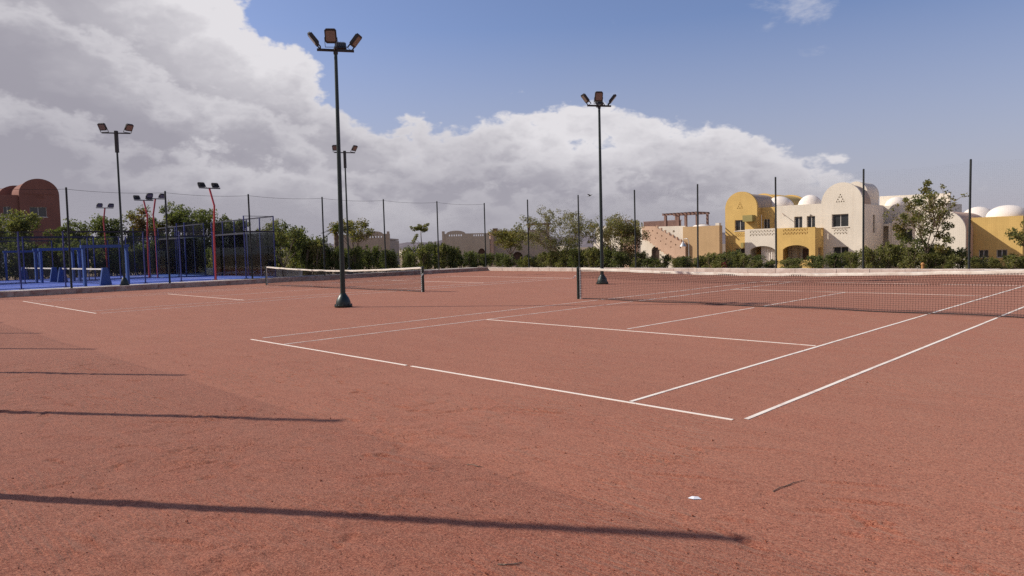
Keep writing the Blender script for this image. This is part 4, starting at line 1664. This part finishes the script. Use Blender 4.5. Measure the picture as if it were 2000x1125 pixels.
def shrub(x, y, z, h, w, k, rnd, label, group):
    e = thing('shrub', label, 'shrub', (x, y, z), group)
    e.rotation_euler = (0, 0, rnd.uniform(0, 6.28))
    e.scale = (w, w * rnd.uniform(0.85, 1.15), h)
    for nm, me in zip(('foliage', 'stems'), PROTO[k]):
        o = bpy.data.objects.new(nm, me)
        COL.objects.link(o)
        o.parent = e
    return e


def interp(tab, q):
    if q <= tab[0][0]:
        return tab[0][1]
    for (a, b), (c, d) in zip(tab[:-1], tab[1:]):
        if q <= c:
            return b + (d - b) * (q - a) / (c - a)
    return tab[-1][1]


rnd = random.Random(77)
HEDGE_BACK = [(-36, 1.25), (-31, 1.0), (-28, 1.5), (-23.8, 1.85), (-21.5, 1.5), (-19.2, 1.05), (-17.7, 0.85), (-16, 1.0), (-13.8, 1.25), (-12.4, 1.35), (-11.3, 0.8), (-9.8, 0.5),
              (-9, 0.75), (-7.6, 0.9), (-6.8, 1.15), (-5.9, 0.9), (-4.8, 1.4), (-3.5, 1.6), (-2.3, 1.4), (-0.9, 1.2), (0.0, 0.95), (0.4, 0.7), (1.4, 0.85), (3, 1.0), (8, 1.0)]
x = -32.0
while x < 5:
    h = interp(HEDGE_BACK, x)
    dense = not (-13 < x < -8.2)
    for row, yy in ((0, 22.3), (1, 23.9)):
        hh = h * rnd.uniform(0.8, 1.06) * (1 + 0.05 * row)
        shrub(x + rnd.uniform(-.25, .25) + 0.4 * row, yy + rnd.uniform(-.35, .35), 0.08, hh * 0.86, rnd.uniform(1.15, 1.6) * (0.65 + 0.3 * h), rnd.choice((0, 1, 2, 2, 3, 3, 4)), rnd,
              'green shrub in the planting strip behind the far kerb', 'shrubs behind the far kerb')
    x += rnd.uniform(0.8, 1.1)
HEDGE_LEFT = [(4, 3.0), (5.4, 3.4), (7, 3.0), (9, 2.45), (11, 2.0), (12, 2.2), (14.2, 1.95), (15.4, 1.75), (16.7, 2.1), (17.7, 2.45), (18.6, 2.35), (20, 2.05), (21.3, 1.6), (24, 1.35), (28, 1.3)]
y = 6.2
while y < 27:
    h = interp(HEDGE_LEFT, y)
    for row, xx in ((0, -36.3), (1, -38.2)):
        hh = h * rnd.uniform(0.82, 1.05)
        shrub(xx + rnd.uniform(-.4, .4), y + rnd.uniform(-.3, .3) + 0.4 * row, 0.1, hh * 0.90, rnd.uniform(1.2, 1.7) * (0.55 + 0.22 * h), rnd.choice((0, 0, 1, 1, 2)), rnd,
              'dark green shrub in the tall hedge beside the farther tennis court', 'shrubs of the tall hedge')
    y += rnd.uniform(0.85, 1.15)
y = -24.0
while y < 9:
    for row, xx in ((0, -58.6), (1, -60.8)):
        hh = rnd.uniform(2.5, 3.4) if row == 0 else rnd.uniform(2.8, 3.7)
        shrub(xx + rnd.uniform(-.4, .4), y + rnd.uniform(-.3, .3), 0.1, hh, rnd.uniform(2.2, 3.0), rnd.choice((0, 0, 1, 1)), rnd,
              'tall dark shrub in the screen behind the padel courts', 'shrubs behind the padel courts')
    y += rnd.uniform(1.3, 1.7)
x = -57.5
while x < -37:
    shrub(x, 7.4 + rnd.uniform(-.5, .5), 0.1, rnd.uniform(1.7, 2.6), rnd.uniform(1.6, 2.2), rnd.choice((0, 1, 2, 2, 4)), rnd,
          'shrub behind the low garden wall at the padel courts', 'shrubs behind the garden wall')
    x += rnd.uniform(1.1, 1.5)

# single trees that can be told apart
tree('broad_tree', 'low broad yellow-green tree before the brown house', -32.5, 22.9, 0.05, 3.75, 1.3, 6, 1.0, 0.15, 85, 0.50, ['leaf_yellow', 'leaf_olive'], 21, 2, r0=0.06)
tree('sparse_tree', 'large sparse grey-green tree with sky showing through its crown', -26.9, 22.9, 0.05, 4.75, 0.8, 8, 0.80, 0.115, 30, 0.36, ['leaf_grey', 'leaf_grey', 'leaf_olive'], 22, 3, r0=0.05,
     extra=[('leaf_olive', (dx, dy, dz), (0.6, 0.6, 0.5), 420) for dx, dy, dz in ((-1.6, 0, 0.9), (-0.9, .3, 1.5), (0, 0, 1.0), (0.9, -.2, 1.4), (1.6, 0, 0.9), (0.4, .2, 2.0), (-0.4, -.3, 2.1), (-1.3, 0, 1.9), (1.3, 0, 2.0))]
     + [('leaf_grey', (0.25 + 2.0 * math.cos(i * 2.4) * ((i + 0.5) / 40) ** 0.5, 1.1 * math.sin(i * 1.7), 3.2 + 1.35 * math.sin(i * 2.4) * ((i + 0.5) / 40) ** 0.5), (0.30, 0.30, 0.24), 46) for i in range(40)])
tree('rusty_tree', 'green tree with rust-brown leaves along one side, by the stair house', -21.9, 22.9, 0.05, 4.05, 0.9, 6, 0.5, 0.12, 24, 0.34, ['leaf_olive', 'leaf_yellow', 'leaf_grey'], 23, 3, stems=2, r0=0.045,
     extra=[('leaf_rust', (dx, dy, dz), (0.45, 0.45, 0.45), 300) for dx, dy, dz in ((1.2, 0, 3.1), (1.6, .2, 2.5), (1.9, 0, 1.9), (1.5, -.2, 1.4), (0.9, 0, 2.6))])
AIRY = [(0.0, 4.55, .22, 90), (-.15, 4.2, .3, 150), (.2, 3.9, .34, 170), (-.4, 3.7, .34, 170), (.55, 3.45, .3, 130), (-.75, 3.3, .3, 120), (.1, 3.3, .38, 220), (.75, 2.95, .3, 130), (-.35, 2.85, .4, 240), (.35, 2.6, .4, 220),
        (-.8, 2.6, .34, 150), (.9, 2.3, .28, 110), (-1.15, 2.9, .25, 90), (-1.25, 2.3, .36, 200), (-1.3, 1.9, .36, 200), (-.95, 1.65, .32, 150), (0, 2.1, .4, 220), (.6, 1.8, .38, 190), (1.0, 1.6, .28, 110), (-.3, 1.55, .4, 200),
        (.2, 1.2, .4, 200), (.75, 1.15, .36, 160), (-1.05, 3.75, .16, 50), (-.55, 1.0, .35, 140), (.45, .75, .35, 140)]
tree('airy_tree', 'airy upright tree with bare lower limb before the vaulted white house', -1.75, 22.8, 0.05, 4.40, 1.0, 5, 0.20, 0.13, 10, 0.2, ['leaf_olive', 'leaf_yellow', 'leaf_grey'], 27, 3, r0=0.055,
     extra=[(('leaf_olive', 'leaf_yellow', 'leaf_olive', 'leaf_dark')[i % 4], (dx, 0.25 * math.sin(i * 2.3), dz), (q * 1.05, q * 1.05, q * .8), int(n * 1.25)) for i, (dx, dz, q, n) in enumerate(AIRY)])
tree('cropped_tree', 'yellow-green tree cut off by the picture edge', 2.75, 22.9, 0.05, 2.6, 0.9, 5, 0.8, 0.12, 40, 0.3, ['leaf_yellow', 'leaf_olive'], 31, 2)
tree('leaning_tree', 'tree with tufted olive crown just beside the nearer floodlight pole', -37.3, 10.9, 0.1, 4.15, 1.6, 5, 0.55, 0.16, 46, 0.42, ['leaf_olive', 'leaf_yellow'], 33, 2)
tree('slender_stake_tree', 'bushy dark young tree at the padel cage corner', -37.2, 5.1, 0.1, 3.85, 0.8, 6, 0.45, 0.15, 60, 0.42, ['leaf_dark', 'leaf_olive'], 35, 2)
tree('slender_stake_tree', 'second bushy dark young tree, a step right of the padel cage corner', -37.6, 6.9, 0.1, 3.5, 0.8, 5, 0.4, 0.15, 50, 0.4, ['leaf_dark'], 36, 2)
# trees behind the padel courts
back = [(-64, -7.0, 5.5, 'leaf_olive', 'wide olive tree before the red house, nearest its wing'), (-64, -4.6, 5.9, 'leaf_olive', 'olive tree right before the red house window'),
        (-65, -1.2, 5.2, 'leaf_dark', 'dark low tree right of the red house'), (-63, 0.4, 5.6, 'leaf_dark', 'dark tree behind the farthest red lamp'),
        (-62, 1.9, 5.2, 'leaf_dark', 'dark tree just behind the sleeved floodlight pole'), (-62, 4.0, 6.0, 'leaf_rust', 'brown-green tree behind the pair of red lamps'),
        (-62, 6.6, 6.9, 'leaf_dark', 'tallest dark tree behind the padel courts'), (-61, 8.0, 6.35, 'leaf_dark', 'round dark tree right of the tallest one'),
        (-60, 9.2, 6.2, 'leaf_dark', 'narrow dark tree next to the near red lamp'), (-58, 10.6, 5.0, 'leaf_dark', 'low dark tree right behind the near red lamp'),
        (-56, 14.2, 5.0, 'leaf_olive', 'olive tree seen through the upper mesh of the padel cage')]
for i, (x, y, h, m, lb) in enumerate(back):
    tree('screen_tree', lb, x, y, 0.1, h, 1.8, 6, 0.26, 0.20, 60, 0.55, [m, 'leaf_dark', m] if m != 'leaf_rust' else [m, 'leaf_olive'], 50 + i, 2, r0=0.08, group='trees behind the padel courts')


def slender(label, x, y, z):
    e = thing('umbrella_tree', label, 'tree', (x, y, z))
    tr_ = MB().tube([(x, y, z - 0.1), (x + 0.05, y, z + 1.5), (x - 0.03, y, z + 3.0), (x + 0.06, y, z + 3.75)], [0.045, 0.04, 0.032, 0.02], 8)
    tips = []
    rnd = random.Random(9)
    for k in range(11):
        a = k * 2.4
        d = Vector((math.cos(a), math.sin(a), 0))
        L = rnd.uniform(0.35, 0.85)
        hz = 3.68 + rnd.uniform(-0.15, 0.2)
        pts = [Vector((x + 0.05, y, z + hz - 0.25)), Vector((x, y, z + hz)) + d * L * 0.5, Vector((x, y, z + hz - 0.02)) + d * L]
        tr_.tube(pts, [0.018, 0.012, 0.006], 5, False)
        for w in (0.55, 0.75, 0.95, 1.05):
            tips.append((pts[0].lerp(pts[2], w) - Vector((x, y, z)) + Vector((0, 0, rnd.uniform(-0.18, 0.1))), (0.16, 0.16, 0.10), 22))
    for k in range(4):
        p = Vector((-0.75 + 0.16 * k, -0.3, 2.35 + 0.18 * k))
        tips.append((p, (0.20, 0.2, 0.16), 40))
    tr_.tube([(x, y, z + 2.1), (x - 0.35, y - 0.15, z + 2.5), (x - 0.7, y - 0.3, z + 2.6)], [0.018, 0.012, 0.006], 5, False)
    tips.append((Vector((0, 0, 1.9)), (0.45, 0.45, 0.4), 120))
    tr_.build('trunk', 'bark', e, smooth=True)
    finish('crown', leaves_mesh('crown', [(tuple(c), r, n) for c, r, n in tips], 0.17, 3, 0.4), 'leaf_olive', e)


slender('slender young tree with flat umbrella crown between two beige houses', -38.6, 18.35, 0.1)


def palm(label, x, y, z, h):
    e = thing('palm_tree', label, 'palm', (x, y, z))
    pr = []
    for i in range(18):
        q = i / 17
        pr.append((0.15 + 0.03 * (i % 2), h * q))
    MB().lathe(pr, (x, y, z), 10).build('trunk', 'bark', e)
    rnd = random.Random(2)
    for k in range(20):
        a, up = rnd.uniform(0, 6.28), rnd.uniform(0.1, 1.3)
        d = Vector((math.cos(a) * math.cos(up), math.sin(a) * math.cos(up), math.sin(up)))
        L = rnd.uniform(0.9, 1.35)
        m = MB()
        pts = []
        for i in range(9):
            w = i / 8
            pts.append(Vector((x, y, z + h)) + d * L * w + Vector((0, 0, -0.55 * w * w)))
        m.tube(pts, [0.016] * 8 + [0.004], 4, False)
        s = d.cross(Vector((0, 0, 1)))
        if s.length < 0.01:
            s = Vector((1, 0, 0))
        s.normalize()
        for i in range(2, 9):
            for sg in (-1, 1):
                for off in (0.0, 0.5):
                    p = pts[i - 1].lerp(pts[i], off)
                    t_ = p + s * sg * 0.34 * (1 - 0.06 * i) + d * 0.2 - Vector((0, 0, 0.10))
                    b_ = p + d * 0.035
                    m.add([p, b_, t_], [(0, 1, 2)])
        m.build('frond', 'leaf_palm', e)


palm('small palm with reddish shaggy trunk beside the nearer floodlight pole', -37.6, 9.6, 0.1, 3.1)

# a little bougainvillea clump
e = thing('bougainvillea', 'magenta bougainvillea clump in front of the yellow house', 'shrub', (-12.68, 21.7, 0.08))
finish('blossom', leaves_mesh('blossom', [((0, 0, 0.32), (0.20, 0.2, 0.2), 220), ((0.12, 0, 0.22), (0.16, 0.16, 0.15), 120)], 0.06, 4), 'leaf_pink', e)
MB().tube([(-12.68, 21.7, 0.0), (-12.66, 21.7, 0.3)], 0.02, 5).build('stem', 'bark', e)

# orange marker post at the airy tree, garden lamp by the stair house
e = thing('marker_post', 'short orange post at the foot of the airy tree', 'post', (-1.62, 21.55, 0.08))
MB().lathe([(0.085, -0.05), (0.075, 0.30), (0.10, 0.33), (0.10, 0.38), (0.07, 0.42), (0.03, 0.45)], (-1.62, 21.55, 0.08), 12).build('body', 'orange', e, smooth=True)
MB().lathe([(0.15, -0.05), (0.15, 0.03), (0.11, 0.05)], (-1.62, 21.55, 0.08), 12).build('foot', 'orange', e)
e = thing('garden_lamp', 'slim garden lamp with bell shade before the tan wing of the stair house', 'lamp post', (-26.0, 40, -0.95))
MB().tube([(-26.0, 40, -0.95), (-26.0, 40, 2.0), (-26.15, 40, 2.25), (-26.5, 40, 2.2), (-26.6, 40, 1.95)], [0.04, 0.035, 0.03, 0.025, 0.02], 8).build('stem', 'galvanised', e)
MB().lathe([(0.32, 0.0), (0.30, 0.08), (0.14, 0.32), (0.05, 0.42), (0.03, 0.5)], (-26.6, 40, 1.5), 14).build('shade', 'galvanised', e, smooth=True)
MB().lathe([(0.09, -0.05), (0.09, 0.12), (0.05, 0.15)], (-26.0, 40, -0.95), 10).build('foot', 'galvanised', e)

# ------------------------------------------------------------------ small things
# bird in flight, one continuous body
bx, by, bz = -29.7, 30.0, 6.15
m = MB()
m.tube([(bx - .16, by, bz - .05), (bx - .08, by, bz - .02), (bx + .03, by, bz), (bx + .13, by, bz + .035), (bx + .19, by, bz + .04), (bx + .23, by, bz + .035)], [0.012, 0.045, 0.06, 0.035, 0.03, 0.006], 8)
for s in (-1, 1):
    w = [(bx + .08, by + s * .03, bz + .02), (bx + .10, by + s * .2, bz + .10), (bx + .02, by + s * .42, bz + .13), (bx - .05, by + s * .22, bz + .08), (bx - .06, by + s * .03, bz + .01)]
    m.add(w + [(a, b, c - .012) for a, b, c in w], [(0, 1, 2, 3, 4), (9, 8, 7, 6, 5)] + [(i, (i + 1) % 5, (i + 1) % 5 + 5, i + 5) for i in range(5)])
m.add([(bx - .15, by - .01, bz - .045), (bx - .15, by + .01, bz - .045), (bx - .30, by + .06, bz - .07), (bx - .30, by - .06, bz - .07)], [(0, 1, 2, 3)])
tag(m.build('bird', 'bird', loc=(bx, by, bz)), 'small dark bird flying above the sparse tree', 'bird')

# scrap of paper, twig, pebbles
px, py = 6.25, -14.08
m = MB()
m.add([(px - .040, py - .03, .003), (px + .006, py - .03, .006), (px + .045, py + .015, .003), (px + .012, py + .022, .012), (px - .03, py + .012, .008), (px - .006, py, .014)],
      [(0, 1, 5), (1, 2, 5), (2, 3, 5), (3, 4, 5), (4, 0, 5)])
tag(m.build('paper_scrap', 'paper', loc=(px, py, 0)), 'crumpled white paper scrap on the clay', 'litter')


def twig(pts, label, r=0.006):
    m = MB().tube(pts, [r] * (len(pts) - 1) + [r * 0.4], 5)
    p = Vector(pts[len(pts) // 2])
    q = Vector(pts[-2])
    m.tube([p, p + (q - p) * 0.4 + Vector((0.015, 0.012, 0.004))], r * 0.6, 4)
    tag(m.build('twig', 'bark', loc=pts[0]), label, 'twig')


twig([(6.595, -13.60, .004), (6.60, -13.50, .007), (6.615, -13.44, .005), (6.63, -13.34, .007), (6.66, -13.22, .004)], 'thin dark twig on the clay near the paper scrap', 0.0035)
twig([(5.96, -15.72, .004), (6.00, -15.70, .008), (6.03, -15.66, .006), (6.05, -15.60, .004)], 'short reddish twig on the clay at the bottom of the picture', 0.004)
twig([(4.45, -14.62, .006), (4.50, -14.60, .013), (4.56, -14.60, .009), (4.60, -14.57, .006)], 'short twig on the clay just above the longest shadow', 0.0035)

rng = random.Random(123)
m = MB()
for i in range(2600):
    a = yaw + R(rng.uniform(-38, 38))
    d = 3.2 + 11 * rng.random() ** 1.5
    x, y = CAM.x + math.sin(a) * d, CAM.y + math.cos(a) * d
    if not (CX0 < x < CX1 and CY0 < y < CY1):
        continue
    s = rng.uniform(0.003, 0.008) * (1.9 if rng.random() < 0.04 else 1)
    vs = [(x + s * rng.uniform(.6, 1.2), y, s * .3), (x, y + s * rng.uniform(.6, 1.2), s * .3), (x - s * rng.uniform(.6, 1.2), y, s * .3), (x, y - s * rng.uniform(.6, 1.2), s * .3), (x, y, s * rng.uniform(.8, 1.3)), (x, y, -0.002)]
    m.add(vs, [(0, 1, 4), (1, 2, 4), (2, 3, 4), (3, 0, 4), (1, 0, 5), (2, 1, 5), (3, 2, 5), (0, 3, 5)])
tag(m.build('clay_crumbs', 'clay'), 'loose crumbs of clay on the court', 'crumbs', kind='stuff')
